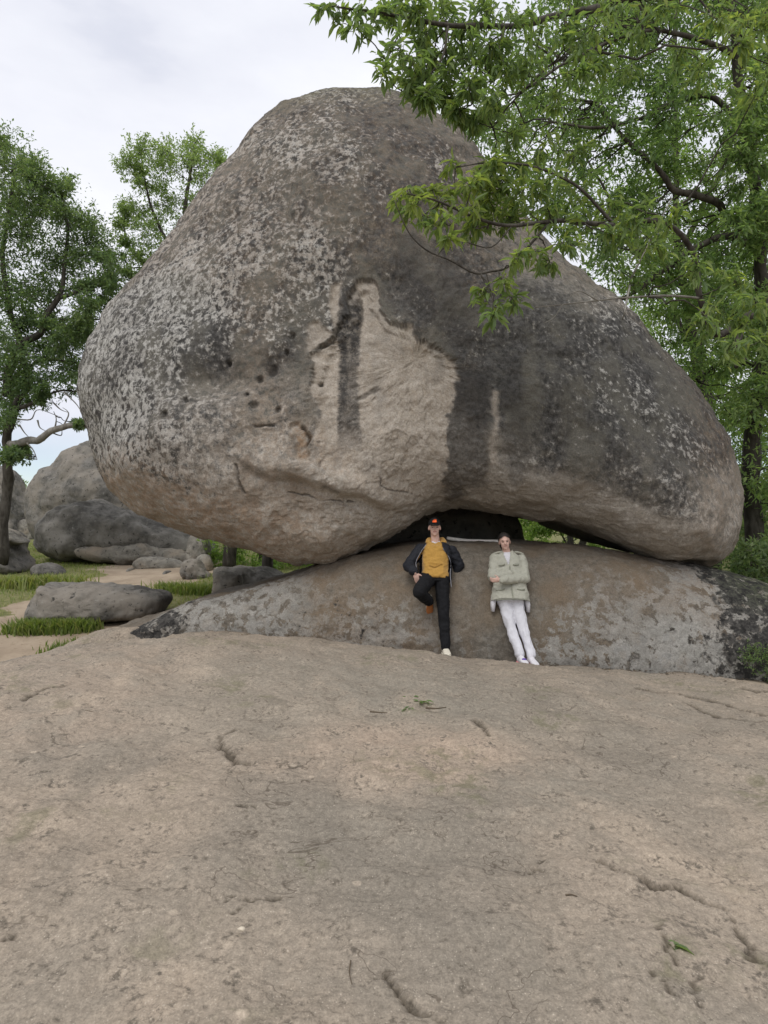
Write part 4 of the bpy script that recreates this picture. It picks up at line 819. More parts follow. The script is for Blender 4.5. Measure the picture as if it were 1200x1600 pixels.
tuft('low leafy green weeds at the left tip of the low base rock', [(110, 998, 9.2), (135, 995, 9.2), (160, 990, 9.2), (185, 988, 9.2), (175, 980, 9.4), (150, 985, 9.4)], 520, .15, (.16, .12), .35)
tuft('dry long grass in front of the left-edge boulder', [(0, 905, 14.2), (25, 900, 14.3), (50, 903, 14.2), (75, 902, 14.3), (95, 900, 14.4), (-20, 905, 14.2)], 330, .3, (.3, .2), .75)
tuft('grass tuft around the angular tilted stone', [(270, 905, 13.6), (300, 914, 13.3), (325, 914, 13.3), (340, 916, 13.2), (285, 908, 13.5)], 300, .22, (.25, .15), .5)
tuft('small lone grass tuft in the middle of the path', [(140, 906, 14)], 200, .12, (.12, .08), .5)

# ================================================================== PEOPLE
def v3(*a): return np.array(a, float)
def capsule(A, B, ra, rb, seg=14):
    A, B = np.asarray(A, float), np.asarray(B, float); d = unit(B - A); P = []; R = []
    for k in (85, 60, 30): P.append(A - d * ra * math.sin(rad(k))); R.append(ra * math.cos(rad(k)))
    for t in np.linspace(0, 1, 5): P.append(A + (B - A) * t); R.append(ra + (rb - ra) * t)
    for k in (30, 60, 85): P.append(B + d * rb * math.sin(rad(k))); R.append(rb * math.cos(rad(k)))
    return tube(np.array(P), np.array(R), seg)
def chain(P, R): return [capsule(P[i], P[i + 1], R[i], R[i + 1]) for i in range(len(P) - 1)]
def ell(c, ax, ay, az, nu=18, nv=12):
    """ellipsoid from three half-axis vectors"""
    th = np.linspace(0, np.pi, nv + 1)[1:-1]; ph = np.linspace(0, 2 * np.pi, nu, endpoint=False); c, ax, ay, az = [np.asarray(q_, float) for q_ in (c, ax, ay, az)]
    V = np.array([c + math.sin(t) * (math.cos(p) * ax + math.sin(p) * ay) + math.cos(t) * az for t in th for p in ph] + [c + az, c - az]); n = len(th)
    F = grid_faces(n, nu, True); j = np.arange(nu); j2 = (j + 1) % nu
    return V, F, np.vstack([np.stack([np.full(nu, n * nu), j2, j], 1), np.stack([np.full(nu, n * nu + 1), (n - 1) * nu + j, (n - 1) * nu + j2], 1)])
def loft(S, seg=28, ex=2.4):
    """S: (centre, half width vector, half depth vector) sections"""
    an = np.linspace(0, 2 * np.pi, seg, endpoint=False); c_, s_ = np.cos(an), np.sin(an); cx = np.sign(c_) * np.abs(c_) ** (2 / ex); sx = np.sign(s_) * np.abs(s_) ** (2 / ex)
    V = np.array([np.asarray(c) + cx[:, None] * np.asarray(a) + sx[:, None] * np.asarray(b) for c, a, b in S]).reshape(-1, 3); n = len(S)
    V = np.vstack([V, [S[0][0]], [S[-1][0]]]); F = grid_faces(n, seg, True); j = np.arange(seg); j2 = (j + 1) % seg
    return V, F, np.vstack([np.stack([np.full(seg, n * seg), j2, j], 1), np.stack([np.full(seg, n * seg + 1), (n - 1) * seg + j, (n - 1) * seg + j2], 1)])
def skin(name, prims, vox, mat, parent, sm=4, fold=0., fsc=9., seed=1, cut=None, solid=0., stretch=(1, 1, 1)):
    """fuse overlapping volumes into one continuous surface"""
    J = Join()
    for p in prims: J.add(*p)
    o = J.obj(name, mat, parent); m = o.modifiers.new('r', 'REMESH'); m.mode = 'VOXEL'; m.voxel_size = vox; m.use_smooth_shade = True
    if sm: s = o.modifiers.new('s', 'SMOOTH'); s.factor = .5; s.iterations = sm
    dg = bpy.context.evaluated_depsgraph_get(); me = bpy.data.meshes.new_from_object(o.evaluated_get(dg)); old = o.data; o.modifiers.clear(); o.data = me; bpy.data.meshes.remove(old)
    n = len(me.vertices); V = np.zeros(n * 3, np.float32); me.vertices.foreach_get('co', V); V = V.reshape(-1, 3).astype(float); N = np.zeros(n * 3, np.float32); me.vertices.foreach_get('normal', N); N = N.reshape(-1, 3)
    if fold: V = V + N * (fold * ridge(V * stretch, fsc, 2, seed) - fold * .8)[:, None]; me.vertices.foreach_set('co', V.astype(np.float32).ravel())
    if cut is not None:
        bm = bmesh.new(); bm.from_mesh(me); k = cut(V, N); bm.verts.ensure_lookup_table(); bmesh.ops.delete(bm, geom=[bm.verts[i] for i in np.nonzero(k)[0]], context='VERTS'); bm.to_mesh(me); bm.free()
    if solid:
        mm = o.modifiers.new('t', 'SOLIDIFY'); mm.thickness = solid; mm.offset = -1
    me.polygons.foreach_set('use_smooth', np.ones(len(me.polygons), bool)); me.update()
    if not me.materials: me.materials.append(mat)
    return o
def prim(name, p, mat, parent): return mk(name, p[0], [f for f in p[1:] if f is not None], mat, parent)
def line(name, P, r, mat, parent, n=24, seg=6):
    P = catmull(np.asarray(P, float), n); V, F, F3 = tube(P, np.full(n, r), seg); return mk(name, V, [F, F3], mat, parent)
def hand(w, d, thumb, pn, curl=.4, s=1.):
    """palm and five fingers; d along the hand, thumb = side of the thumb, pn = direction the palm faces"""
    d, thumb = unit(d), unit(thumb - d * np.dot(thumb, d)); pn = unit(pn - d * np.dot(pn, d) - thumb * np.dot(pn, thumb)); o = [ell(w + d * .045 * s, d * .052 * s, thumb * .040 * s, pn * .016 * s)]
    for k, (off, l) in enumerate(((.028, .072), (.010, .080), (-.009, .074), (-.027, .058))):
        b = w + d * .085 * s + thumb * off * s; a1, a2 = curl * .6, curl * 1.5
        p1 = b + (d * math.cos(a1) + pn * math.sin(a1)) * l * .5 * s; p2 = p1 + (d * math.cos(a2) + pn * math.sin(a2)) * l * .5 * s; o += chain([w + d * .05 * s + thumb * off * .8 * s, b, p1, p2], [.010 * s, .0095 * s, .0085 * s, .0075 * s])
    b = w + d * .025 * s + thumb * .034 * s; p1 = b + (d * .6 + thumb * .75 + pn * .2) * .034 * s; p2 = p1 + (d * .85 + thumb * .35 + pn * .35) * .032 * s; o += chain([w + d * .015 * s + thumb * .015 * s, b, p1, p2], [.012 * s, .0115 * s, .010 * s, .008 * s])
    return o
def head_prims(c, up, fw, s=1.):
    r = unit(np.cross(fw, up)); o = [ell(c + up * .028 * s - fw * .012 * s, r * .074 * s, fw * .094 * s, up * .088 * s), ell(c - up * .035 * s + fw * .018 * s, r * .057 * s, fw * .066 * s, up * .078 * s), ell(c - up * .088 * s + fw * .05 * s, r * .026 * s, fw * .024 * s, up * .02 * s)]
    o += chain([c + up * .012 * s + fw * .080 * s, c - up * .022 * s + fw * .099 * s], [.008 * s, .0125 * s]) + chain([c - up * .028 * s + fw * .088 * s - r * .011 * s, c - up * .028 * s + fw * .088 * s + r * .011 * s], [.008 * s, .008 * s])
    o += chain([c + up * .022 * s + fw * .074 * s - r * .036 * s, c + up * .026 * s + fw * .081 * s, c + up * .022 * s + fw * .074 * s + r * .036 * s], [.010 * s, .010 * s, .010 * s])
    for sg in (-1, 1):
        o.append(ell(c - up * .008 * s - fw * .012 * s + r * sg * .074 * s, r * .010 * s, fw * .018 * s, up * .030 * s)); o.append(ell(c - up * .022 * s + fw * .052 * s + r * sg * .036 * s, r * .022 * s, fw * .022 * s, up * .022 * s))
    return o
def face_parts(c, up, fw, par, s, m_eye, m_brow, m_lip):
    r = unit(np.cross(fw, up))
    for sg in (-1, 1):
        prim('eye', ell(c + up * .004 * s + fw * .0765 * s + r * sg * .030 * s, r * .0125 * s, fw * .006 * s, up * .0055 * s), m_eye, par)
        line('eyebrow', [c + up * .021 * s + fw * .082 * s + r * sg * .016 * s, c + up * .026 * s + fw * .082 * s + r * sg * .030 * s, c + up * .021 * s + fw * .074 * s + r * sg * .046 * s], .0036 * s, m_brow, par, 10)
    line('mouth', [c - up * .053 * s + fw * .074 * s - r * .022 * s, c - up * .052 * s + fw * .083 * s, c - up * .053 * s + fw * .074 * s + r * .022 * s], .0052 * s, m_lip, par, 10)
def shoe(ank, toe_dir, up, par, m_up, m_sole, L=.27, s=1.):
    f = unit(toe_dir); up = unit(up - f * np.dot(up, f)); r = np.cross(f, up); b = np.asarray(ank, float) - up * .085 * s
    st = [(-.075, .026, .03), (-.06, .034, .05), (-.02, .037, .058), (.04, .041, .042), (.10, .047, .030), (.15, .044, .023), (.185, .030, .016)]
    st = [(a * L / .27, w_, h) for a, w_, h in st]
    u_ = skin('shoe', [loft([(b + f * a * s + up * (h * .9 + .018) * s, r * w_ * s, up * h * s) for a, w_, h in st], 20), capsule(b + up * .05 * s - f * .015, b + up * .10 * s - f * .015, .043 * s, .042 * s)], .006, m_up, par, 2)
    so_ = [(-.082, .028), (-.06, .039), (0, .041), (.06, .045), (.12, .050), (.165, .044), (.195, .026)]
    skin('sole', [loft([(b + f * a * L / .27 * s + up * .012 * s, r * w_ * s, up * .017 * s) for a, w_ in so_], 20, 3.5)], .006, m_sole, u_, 1)
    return u_

M_skin = mat_plain('skin', (.62, .40, .325), .55, .06, 60, .1, .35); M_dkhair = mat_plain('dark_hair', (.018, .013, .011), .55, .4, 120, .8, .4)
M_eye = mat_plain('eye_dark', (.03, .022, .02), .3, .1, 50, 0, .5); M_lip = mat_plain('lips', (.38, .15, .14), .5, .1, 50, .1, .3)
M_navy = mat_plain('navy_jacket_cloth', (.013, .014, .019), .75, .3, 40, .4, .3, .006); M_black = mat_plain('black_cotton', (.0095, .0095, .011), .85, .3, 45, .4, .2, .006); M_must = mat_plain('mustard_fleece', (.42, .235, .055), .9, .12, 45, .4, .15, .006, .2)
M_tee = mat_plain('white_cotton', (.62, .60, .62), .85, .05, 40, .3, .2); M_zip = mat_plain('zip_metal', (.25, .25, .28), .4, .15, 80, .2, .5); M_cap = mat_plain('black_cap_cloth', (.010, .010, .011), .8, .3, 60, .4, .2)
M_orange = mat_plain('orange_print', (.95, .14, .035), .6, .05, 60, .1, .3); M_tan = mat_plain('tan_leather', (.36, .13, .04), .6, .15, 40, .3, .3); M_cream = mat_plain('cream_rubber', (.62, .57, .47), .7, .12, 40, .2, .25)
M_sage = mat_plain('sage_cotton', (.39, .38, .315), .9, .08, 35, .4, .15, .006); M_sage2 = mat_plain('sage_cotton_seam', (.27, .27, .215), .9, .08, 35, .4, .15); M_wht = mat_plain('white_denim', (.62, .61, .64), .85, .05, 30, .35, .2, .006); M_pink = mat_plain('pink_rubber', (.72, .25, .26), .6, .1, 40, .2, .3); M_purple = mat_plain('purple_print', (.12, .07, .30), .7, .1, 40, .2, .2)
X_ = v3(1, 0, 0)

# ---- person in the dark jacket and mustard hoodie, one foot up on the rock
P1 = thing('person', 'person in black cap, navy jacket and mustard hoodie, one foot up against the rock', 'person')
up = unit(v3(-.02, .10, 1)); fw = unit(v3(-.04, -1, .04)); hc = at(679, 824.5, 8.32)
pel = at(680, 901, 8.13); chest = at(681, 868, 8.27); neck = at(681, 850, 8.34)
sl_, sr_ = at(657, 857, 8.33), at(706, 860, 8.33); e1, w1 = at(638, 884, 8.24), at(649, 895, 8.00); e2, w2 = at(717, 883, 8.33), at(709, 903, 8.36)
h1, h2 = at(669, 904, 8.11), at(691, 904, 8.11); k1 = at(655, 925, 7.76); a1 = at(671.5, 941, 8.02); k2 = at(693, 957, 7.93); a2 = at(696, 1008, 7.82); a2[2] = slab_z(a2[0], a2[1]) + .10
bk = unit(neck - pel); fwd = unit(np.cross(X_, bk) * 1.0); fwd = fwd if fwd[1] < 0 else -fwd
def tors(t): return pel + (neck - pel) * t
hd = hand(w1, v3(.25, .05, -1), v3(.9, -.3, .2), v3(.3, 1, .1), .35) + hand(w2, v3(-.5, .3, -.9), v3(-.4, -.6, .2), v3(-.6, .7, .1), .5)
body = skin('body', head_prims(hc, up, fw) + chain([hc - up * .05 - fw * .015, neck + v3(0, 0, -.03)], [.052, .062]) + [loft([(tors(t), X_ * w, fwd * d) for t, w, d in ((-.12, .14, .09), (.15, .14, .09), (.5, .14, .095), (.8, .16, .10), (.96, .14, .07), (1.04, .07, .05))])] + chain([sl_ + v3(.015, 0, -.015), e1, w1], [.036, .034, .027]) + chain([sr_ + v3(-.015, 0, -.015), e2, w2], [.036, .034, .027]) + chain([h1, k1, a1], [.075, .05, .035]) + chain([h2, k2, a2], [.075, .05, .035]) + hd, .0068, M_skin, P1, 3)
face_parts(hc, up, fw, body, 1., M_eye, M_dkhair, M_lip)
# cap
r_ = unit(np.cross(fw, up)); cu = unit(up * 1 - fw * .02)
def capcut(V, N): return ((V - hc) @ cu) < .036
cap = skin('cap', [ell(hc + up * .030 - fw * .010, r_ * .083, fw * .103, up * .104)], .006, M_cap, P1, 2, cut=capcut, solid=.004)
br = []
for k, w in ((.055, .070), (.085, .074), (.115, .070), (.142, .056), (.160, .03)): br.append((hc + up * (.040 - (k - .05) * .12) + fw * k, r_ * w, up * .005))
prim('brim', loft(br, 22), M_cap, cap)
pf = hc + up * .082 + fw * .0835; lg = [pf + r_ * a + up * b + fw * c for a, b, c in ((-.026, -.016, .006), (.026, -.018, .006), (.030, .0, .001), (.016, .016, -.006), (-.004, .024, -.010), (-.024, .020, -.009))]
ptch = np.array(lg); V = np.vstack([ptch + fw * .006 + up * .003, ptch - fw * .004]); prim('emblem', (V, np.array([[i, (i + 1) % 6, 6 + (i + 1) % 6, 6 + i] for i in range(6)]), np.array([[0, i, i + 1] for i in range(1, 5)] + [[6, 6 + i + 1, 6 + i] for i in range(1, 5)])), M_orange, cap)
skin('hair', [ell(hc + up * .020 - fw * .022, r_ * .0775, fw * .088, up * .082)], .006, M_dkhair, P1, 1, cut=lambda V, N: (((V - hc) @ fw) > .012) | (((V - hc) @ up) < -.035))
# hoodie, hood, tee
skin('tee_collar', chain([neck + up * .028 + fw * .05 + r_ * -.045, neck + up * .004 + fw * .078, neck + up * .028 + fw * .05 + r_ * .045], [.012, .014, .012]), .006, M_tee, P1, 2)
hoodie = skin('hoodie', [loft([(tors(t), X_ * w, fwd * d) for t, w, d in ((-.12, .160, .128), (-.07, .176, .142), (.04, .172, .138), (.2, .165, .124), (.5, .168, .122), (.8, .178, .118), (.95, .15, .085), (1.0, .10, .07))])] + chain([sl_, e1], [.06, .05]) + chain([sr_, e2], [.06, .05]), .008, M_must, P1, 4, .010, 7, 5, stretch=(1, 1, 1.9))
skin('hood', chain([neck + up * .03 - fw * .09, neck + up * .045 - fw * .04 - r_ * .085, neck + up * .022 + fw * .03 - r_ * .098, neck - up * .035 + fw * .090 - r_ * .045, neck - up * .055 + fw * .098, neck - up * .035 + fw * .090 + r_ * .045, neck + up * .022 + fw * .03 + r_ * .098, neck + up * .045 - fw * .04 + r_ * .085, neck + up * .03 - fw * .09], [.050, .042, .040, .028, .024, .028, .040, .042, .050]), .007, M_must, hoodie, 4, .008, 11, 6)
pk = tors(.18) + fwd * .128; line('pocket_seam', [pk - X_ * .09 + bk * .03, pk - X_ * .02 + bk * .002, pk + X_ * .04 + bk * .03, pk + X_ * .08 + bk * .045], .006, M_must, hoodie)
# jacket, open in front
LZ = np.array([at(a, b, 8.18)[[0, 2]] for a, b in ((668, 846), (666, 851), (657, 864), (650, 879), (652, 890), (656, 915))]); RZ = np.array([at(a, b, 8.18)[[0, 2]] for a, b in ((690, 846), (692, 857), (701, 870), (704, 882), (702, 896), (703, 915))])
def jcut(V, N):
    z = -V[:, 2]; l = np.interp(z, -LZ[:, 1], LZ[:, 0]); r = np.interp(z, -RZ[:, 1], RZ[:, 0]); ax = (V - pel) @ bk; cy = pel[1] + (neck - pel)[1] / (neck - pel)[2] * (V[:, 2] - pel[2])
    opn = (V[:, 0] > l) & (V[:, 0] < r) & (V[:, 1] < cy + .03)
    nk = np.linalg.norm((V - neck - up * .05) @ np.array([r_, fw]).T, axis=1); opn |= (nk < .085) & (V[:, 2] > neck[2] - .03)
    return opn | (ax < -.055)
jk = [loft([(tors(t) - fwd * .005, X_ * w, fwd * d) for t, w, d in ((-.14, .20, .14), (.0, .205, .142), (.2, .21, .142), (.5, .205, .14), (.8, .205, .135), (.95, .17, .10), (1.04, .10, .08))])] + chain([sl_ + v3(.005, 0, -.012), e1, e1 * .12 + w1 * .88], [.078, .072, .056]) + chain([sr_ + v3(-.005, 0, -.012), e2, e2 * .12 + w2 * .88], [.078, .072, .056])
jacket = skin('jacket', jk, .008, M_navy, P1, 4, .012, 8, 8, cut=jcut, solid=.006, stretch=(1, 1, 1.5))
def zy(x, z, lo): 
    c = pel[1] + (neck - pel)[1] / (neck - pel)[2] * (z - pel[2]); t = abs(x - pel[0]) / .207; return c - .142 * max(1 - t ** 2.4, .02) ** (1 / 2.4) - .006
for Zc in (LZ[1:5], RZ[1:]): line('zip', [v3(x, zy(x, z, 0), z) for x, z in Zc], .0042, M_zip, jacket)
bx_ = at(704.5, 864.5, 8.16); prim('chest_emblem', ell(v3(bx_[0], zy(bx_[0], bx_[2], 0) - .004, bx_[2]), X_ * .010, v3(0, -.004, 0), v3(0, 0, .010)), M_tee, jacket)
# trousers and shoes
skin('trousers', [loft([(tors(t), X_ * w, fwd * d) for t, w, d in ((-.2, .15, .11), (-.05, .165, .115), (.08, .16, .11), (.14, .15, .10))])] + chain([h1 + v3(0, 0, .0), h1 * .45 + k1 * .55, k1, a1 + (k1 - a1) * .12], [.105, .095, .080, .064]) + chain([h2, h2 * .5 + k2 * .5, k2, k2 * .4 + a2 * .6, a2 + v3(0, 0, .015)], [.100, .088, .072, .064, .060]), .008, M_black, P1, 4, .009, 8, 9)
td = unit(v3(.10, -1, -.02)); shoe(a2, td, v3(0, .15, 1), P1, M_cream, M_cream)
shoe(a1 + v3(.0, .01, .0), v3(.05, .12, -1), v3(0, -1, -.15), P1, M_tan, M_cream, L=.25)
P1o = at(697, 1024, 7.7); root_at(P1, (P1o[0], P1o[1], slab_z(P1o[0], P1o[1])))

# ---- person in the sage jacket and white trousers, arms folded
P2 = thing('person', 'person with folded arms in pale sage jacket and white trousers leaning on the rock', 'person')
up = unit(v3(-.10, .08, 1)); fw = unit(v3(-.10, -1, .0)); hc = at(788.5, 846.5, 8.24); s = .93
pel = at(797, 931, 8.02); neck = at(793, 865, 8.26)
sl_, sr_ = at(773, 871, 8.24), at(814, 871, 8.24); e1, e2 = at(770, 901, 8.08), at(821, 903, 8.06); w1, w2 = at(802, 900, 8.07), at(781, 906, 7.87)
h1, h2 = at(788, 938, 8.00), at(806, 938, 8.00); k1, k2 = at(799, 984, 7.84), at(818, 984, 7.84); a1, a2 = at(813, 1020, 7.66), at(829, 1021, 7.66)
for a_ in (a1, a2): a_[2] = slab_z(a_[0], a_[1]) + .085
bk = unit(neck - pel); fwd = unit(np.cross(X_, bk)); fwd = fwd if fwd[1] < 0 else -fwd; r_ = unit(np.cross(fw, up))
hd = hand(w1, v3(1, .8, -.1), v3(0, -.3, 1), v3(0, 1, .1), .6, .85) + hand(w2, v3(-1, -.02, -.05), v3(0, -.2, 1), v3(.1, 1, .1), .8, .85)
body = skin('body', head_prims(hc, up, fw, s) + chain([hc - up * .05 - fw * .012, neck + v3(0, 0, -.03)], [.044, .052]) + [loft([(tors(t), X_ * w, fwd * d) for t, w, d in ((-.12, .14, .09), (.15, .125, .085), (.5, .12, .085), (.8, .14, .09), (.96, .12, .06), (1.04, .06, .045))])] + chain([sl_ + v3(.02, 0, -.03), e1, w1], [.042, .033, .024]) + chain([sr_ + v3(-.02, 0, -.03), e2, w2], [.042, .033, .024]) + chain([h1, k1, a1], [.07, .045, .032]) + chain([h2, k2, a2], [.07, .045, .032]) + hd, .0066, M_skin, P2, 3)
face_parts(hc, up, fw, body, s, M_eye, M_dkhair, M_lip)
def haircut(V, N):
    q_ = V - hc; f_, u_, x_ = q_ @ fw, q_ @ up, np.abs(q_ @ r_); return (f_ > .012) & (u_ < .074 - x_ * .55)
skin('hair', [ell(hc + up * .030 - fw * .014, r_ * .080, fw * .100, up * .092), ell(hc - up * .045 - fw * .055, r_ * .065, fw * .05, up * .075), ell(hc + up * .02 - fw * .115, r_ * .045, fw * .04, up * .045)], .006, M_dkhair, P2, 2, .004, 30, 4, cut=haircut)
# shirt, jacket, collar
skin('shirt', [loft([(tors(t), X_ * w, fwd * d) for t, w, d in ((-.32, .20, .135), (-.15, .19, .13), (.2, .15, .10), (.6, .14, .105), (.9, .13, .095), (1.0, .075, .06))])], .009, M_tee, P2, 3, .006, 9, 3, cut=lambda V, N: ((V - pel) @ bk) < -.07)
SHT = []
for sg, L in ((-1, [(772, 940), (770, 955)]), (1, [(822, 940), (825, 956)])):
    c0, c1 = at(*L[0], 8.0) + v3(0, 0, .06), at(*L[1], 7.98); prim('shirt_tail', loft([(c0, X_ * .035, v3(0, .05, 0)), (c0 * .5 + c1 * .5 + v3(sg * .006, 0, 0), X_ * .032, v3(0, .05, 0)), (c1, X_ * .022, v3(0, .045, 0))], 14), M_tee, P2)
vz0, vz1 = at(793, 882, 8.1)[2], at(793, 862, 8.1)[2]; cxn = at(793.5, 880, 8.1)[0]
def wcut(V, N):
    w = np.interp(V[:, 2], [vz0, vz1], [0, .052]); nk = np.linalg.norm((V - neck) @ np.array([r_, fw]).T, axis=1)
    return ((np.abs(V[:, 0] - cxn) < w) & (V[:, 1] < neck[1] - .01)) | ((nk < .062) & (V[:, 2] > neck[2] - .02)) | (((V - pel) @ bk) < -.085)
jk = [loft([(tors(t) - fwd * .004, X_ * w, fwd * d) for t, w, d in ((-.22, .245, .165), (-.02, .238, .155), (.2, .21, .138), (.45, .195, .132), (.7, .19, .132), (.9, .175, .105), (.98, .12, .08), (1.03, .08, .065))])] + chain([sl_ + v3(.0, 0, -.01), e1, e1 * .2 + w1 * .8], [.066, .066, .052]) + chain([sr_ + v3(0, 0, -.01), e2, e2 * .12 + w2 * .88], [.066, .066, .052])
jacket = skin('jacket', jk, .008, M_sage, P2, 3, .011, 8, 12, cut=wcut, solid=.006, stretch=(1, 1, 1.4))
skin('sleeve', chain([e1 + v3(.02, -.02, -.005), w1 * .75 + e1 * .25 + v3(0, -.075, .035)], [.056, .050]), .008, M_sage, jacket, 2, .008, 12, 21)
skin('sleeve', chain([e2 + v3(-.01, -.03, -.01), w2 * .9 + e2 * .1 + v3(0, -.03, -.004)], [.058, .046]), .008, M_sage, jacket, 2, .008, 12, 22)
for sg in (-1, 1):
    b0 = neck + up * .022 - fw * .03 + r_ * sg * .062
    prim('collar', loft([(b0, r_ * .012, up * .028), (neck + up * .008 + fw * .045 + r_ * sg * .062, r_ * .012, up * .030), (neck - up * .030 + fw * .10 + r_ * sg * .052, r_ * .022, up * .026), (neck - up * .058 + fw * .118 + r_ * sg * .045, r_ * .010, up * .012)], 12), M_sage, jacket)
def fy_(x, t):
    c = tors(t); w = float(np.interp(t, [-.22, -.02, .2, .45, .7, .9], [.245, .238, .21, .195, .19, .175])); d = float(np.interp(t, [-.22, -.02, .2, .45, .7, .9], [.165, .155, .138, .132, .132, .105])); k = max(1 - abs((x - c[0]) / w) ** 2.4, .02) ** (1 / 2.4); return v3(x, 0, c[2]) + v3(0, c[1], 0) + fwd * (d * k + .003) - v3(0, 0, 0)
line('placket', [fy_(cxn + .012, t) for t in (.62, .5, .3, .1, -.05, -.17)], .007, M_sage2, jacket)
for x0, x1, t in ((cxn - .12, cxn - .045, .66), (cxn + .055, cxn + .13, .66), (cxn - .175, cxn - .075, .08), (cxn + .075, cxn + .175, .08)):
    line('pocket_flap', [fy_(x0, t - .01), fy_((x0 + x1) / 2, t - .02), fy_(x1, t)], .010, M_sage2, jacket, 12)
line('hem', [fy_(x, -.165) for x in np.linspace(cxn - .19, cxn + .19, 7)], .007, M_sage2, jacket)
for sg, sh in ((-1, sl_), (1, sr_)): line('epaulette', [sh + v3(-sg * .085, -.03, .072), sh + v3(-sg * .03, -.03, .066), sh + v3(sg * .025, -.025, .045)], .012, M_sage, jacket, 10)
# trousers and shoes
skin('trousers', [loft([(tors(t), X_ * w, fwd * d) for t, w, d in ((-.18, .16, .11), (-.05, .17, .115), (.1, .16, .105))])] + chain([h1, k1, a1 + v3(-.008, 0, .03)], [.088, .062, .057]) + chain([h2, k2, a2 + v3(.008, 0, .03)], [.088, .062, .057]), .008, M_wht, P2, 3, .012, 7, 14, stretch=(1.4, 1, .7))
for a_, m_ in ((a2, M_tee), (a1, M_tee)):
    b = shoe(a_ + v3(0, -.035, 0), v3(.22, -1, 0), v3(0, .1, 1), P2, m_, M_pink, L=.25, s=.95)
tg = a1 + v3(.02, -.115, -.012); prim('shoe_tongue_patch', ell(tg, X_ * .03, v3(0, -.012, .006), v3(0, .01, .016)), M_purple, b)
P2o = at(822, 1036, 7.6); root_at(P2, (P2o[0], P2o[1], slab_z(P2o[0], P2o[1])))

# ================================================================== SMALL THINGS ON THE SLAB
M_litter = mat_plain('dry_twig', (.11, .085, .06), .9, .2, 60, .3, .1); M_chip = mat_plain('pale_chip', (.55, .48, .38), .85, .15, 60, .3, .1)
R5 = np.random.default_rng(3)
def sp(px, py):
    x, y = on_slab(px, py); return v3(x, y, slab_z(x, y) + .012)
def sprig(label, spots, dirs, L, n, name='leaf_sprig'):
    t = thing(name, label, 'leaves')
    for (px, py), d in zip(spots, dirs):
        c = sp(px, py); e = c + v3(d[0], d[1], 0) * L; Vt, Ft, F3t = tube(np.array([c, (c + e) / 2 + v3(0, 0, .008), e]), np.array([.0025, .002, .001]), 5); mk('stem', Vt, [Ft, F3t], M_litter, t)
        for k in range(n):
            P = c + (e - c) * R5.uniform(.1, 1); D = unit(v3(d[0], d[1], 0) + R5.normal(size=3) * [.9, .9, .15]); l = R5.uniform(.05, .085)
            Vl, Fl, F3l = leaves(P[None] + [[0, 0, .006]], D[None], v3(R5.normal() * .3, R5.normal() * .3, 1)[None], np.array([l]), np.array([l * .36]), True); mk('leaf', Vl, [Fl, F3l], L_near, t, False, {'tone': np.full(8, R5.uniform(.1, .5))})
    root_at(t, sp(*spots[0]))
sprig('small green leaf sprig lying on the slab below the person in the dark jacket', [(632, 1093), (645, 1099), (655, 1104), (646, 1108)], [(.9, .2), (1, -.1), (.8, .4), (-.6, -.5)], .11, 4)
sprig('single green leaf cluster on the slab at the lower right', [(1036, 1478), (1046, 1484)], [(.8, -.5), (.9, -.3)], .05, 3)
def stick(label, L, r):
    P = catmull(np.array([sp(*q_) for q_ in L]) + [0, 0, .008], 16); Vt, Ft, F3t = tube(P, r * np.linspace(1, .5, 16), 6); tag(mk('twig', Vt, [Ft, F3t], M_litter), label, 'twig')
stick('dry twig on the slab to the right of the green leaf sprig', [(665, 1110), (680, 1111), (697, 1109)], .008)
stick('short dark twig on the slab at the left edge of the leaf sprig', [(578, 1116), (590, 1117), (605, 1118)], .007)
stick('thin dry stalk on the slab near the bottom centre', [(548, 1510), (546, 1530), (550, 1548)], .003)
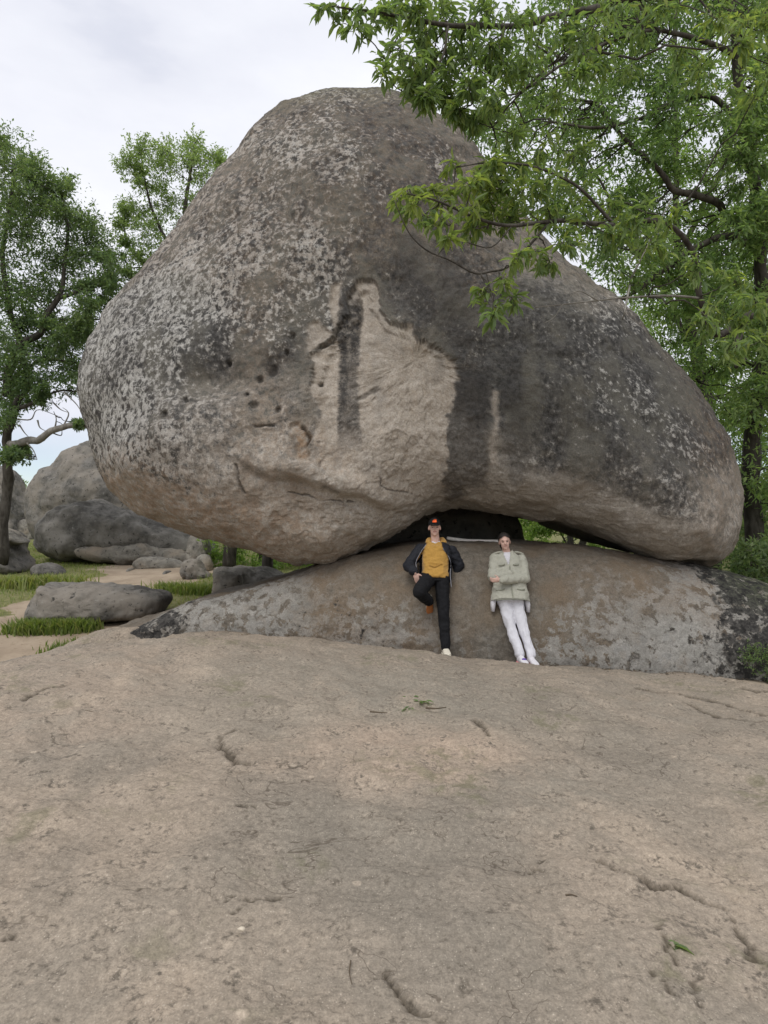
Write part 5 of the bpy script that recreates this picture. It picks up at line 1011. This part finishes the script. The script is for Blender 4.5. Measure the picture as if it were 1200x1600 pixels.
stick('tiny dark twig lying left on the slab', [(133, 1115), (146, 1117)], .007)
stick('small dark twig on the slab left of the single green leaf', [(884, 1406), (892, 1406), (902, 1408)], .004)
c = sp(376, 1458); tag(prim('wood_chip', loft([(c + v3(-.012, 0, .004), v3(0, .002, 0), v3(0, 0, .002)), (c + v3(0, 0, .006), v3(0, .009, 0), v3(0, 0, .006)), (c + v3(.012, -.004, .006), v3(0, .010, 0), v3(0, 0, .007)), (c + v3(.018, -.004, .005), v3(0, .003, 0), v3(0, 0, .003))], 10), M_chip, None), 'tiny pale wood chip on the slab at lower left', 'wood chip')
M_pole = mat_plain('peeled_wood', (.72, .68, .62), .8, .1, 30, .3, .2)
Pp = catmull(np.array([at(698, 841, 9.25), at(725, 844.5, 9.22), at(750, 845.5, 9.2), at(782, 846, 9.2)]), 20); Vt, Ft, F3t = tube(Pp, np.full(20, .026), 8); tag(mk('pole', Vt, [Ft, F3t], M_pole), 'thin pale peeled pole lying in the hollow between the two heads', 'pole')
# dry leaf litter blown against the foot of the rock
J = Join(); n = 900; u_ = R5.uniform(0, 1, n); fx = np.interp(u_, np.linspace(0, 1, len(FOOTW)), FOOTW[:, 0]); k = (fx > -2.5) & (fx < 5.4) & ((fx > 1.8) | (R5.uniform(size=n) < .35)); fx = fx[k]
fy = np.interp(fx, FOOTW[:, 0], FOOTW[:, 1]) - np.abs(R5.normal(size=len(fx))) * .14 - .01; fz = slab_f(fx, fy) + .012
D = unit(R5.normal(size=(len(fx), 3)) * [1, 1, .15]); l = R5.uniform(.02, .05, len(fx)); Vl, Fl, F3l = leaves(np.stack([fx, fy, fz], 1), D, unit(R5.normal(size=(len(fx), 3)) * .35 + [0, 0, 1]), l, l * .4)
M_dry = mat_leaf('dry_leaf', (.06, .045, .03), (.11, .08, .05), (.18, .13, .08), .2); J.add(Vl, Fl, None, np.repeat(R5.uniform(0, 1, len(fx)), 4)); tag(J.obj('leaf_litter', M_dry, None, 'tone', False), 'brown leaf litter gathered along the foot of the low rock', 'leaf litter', kind='stuff')
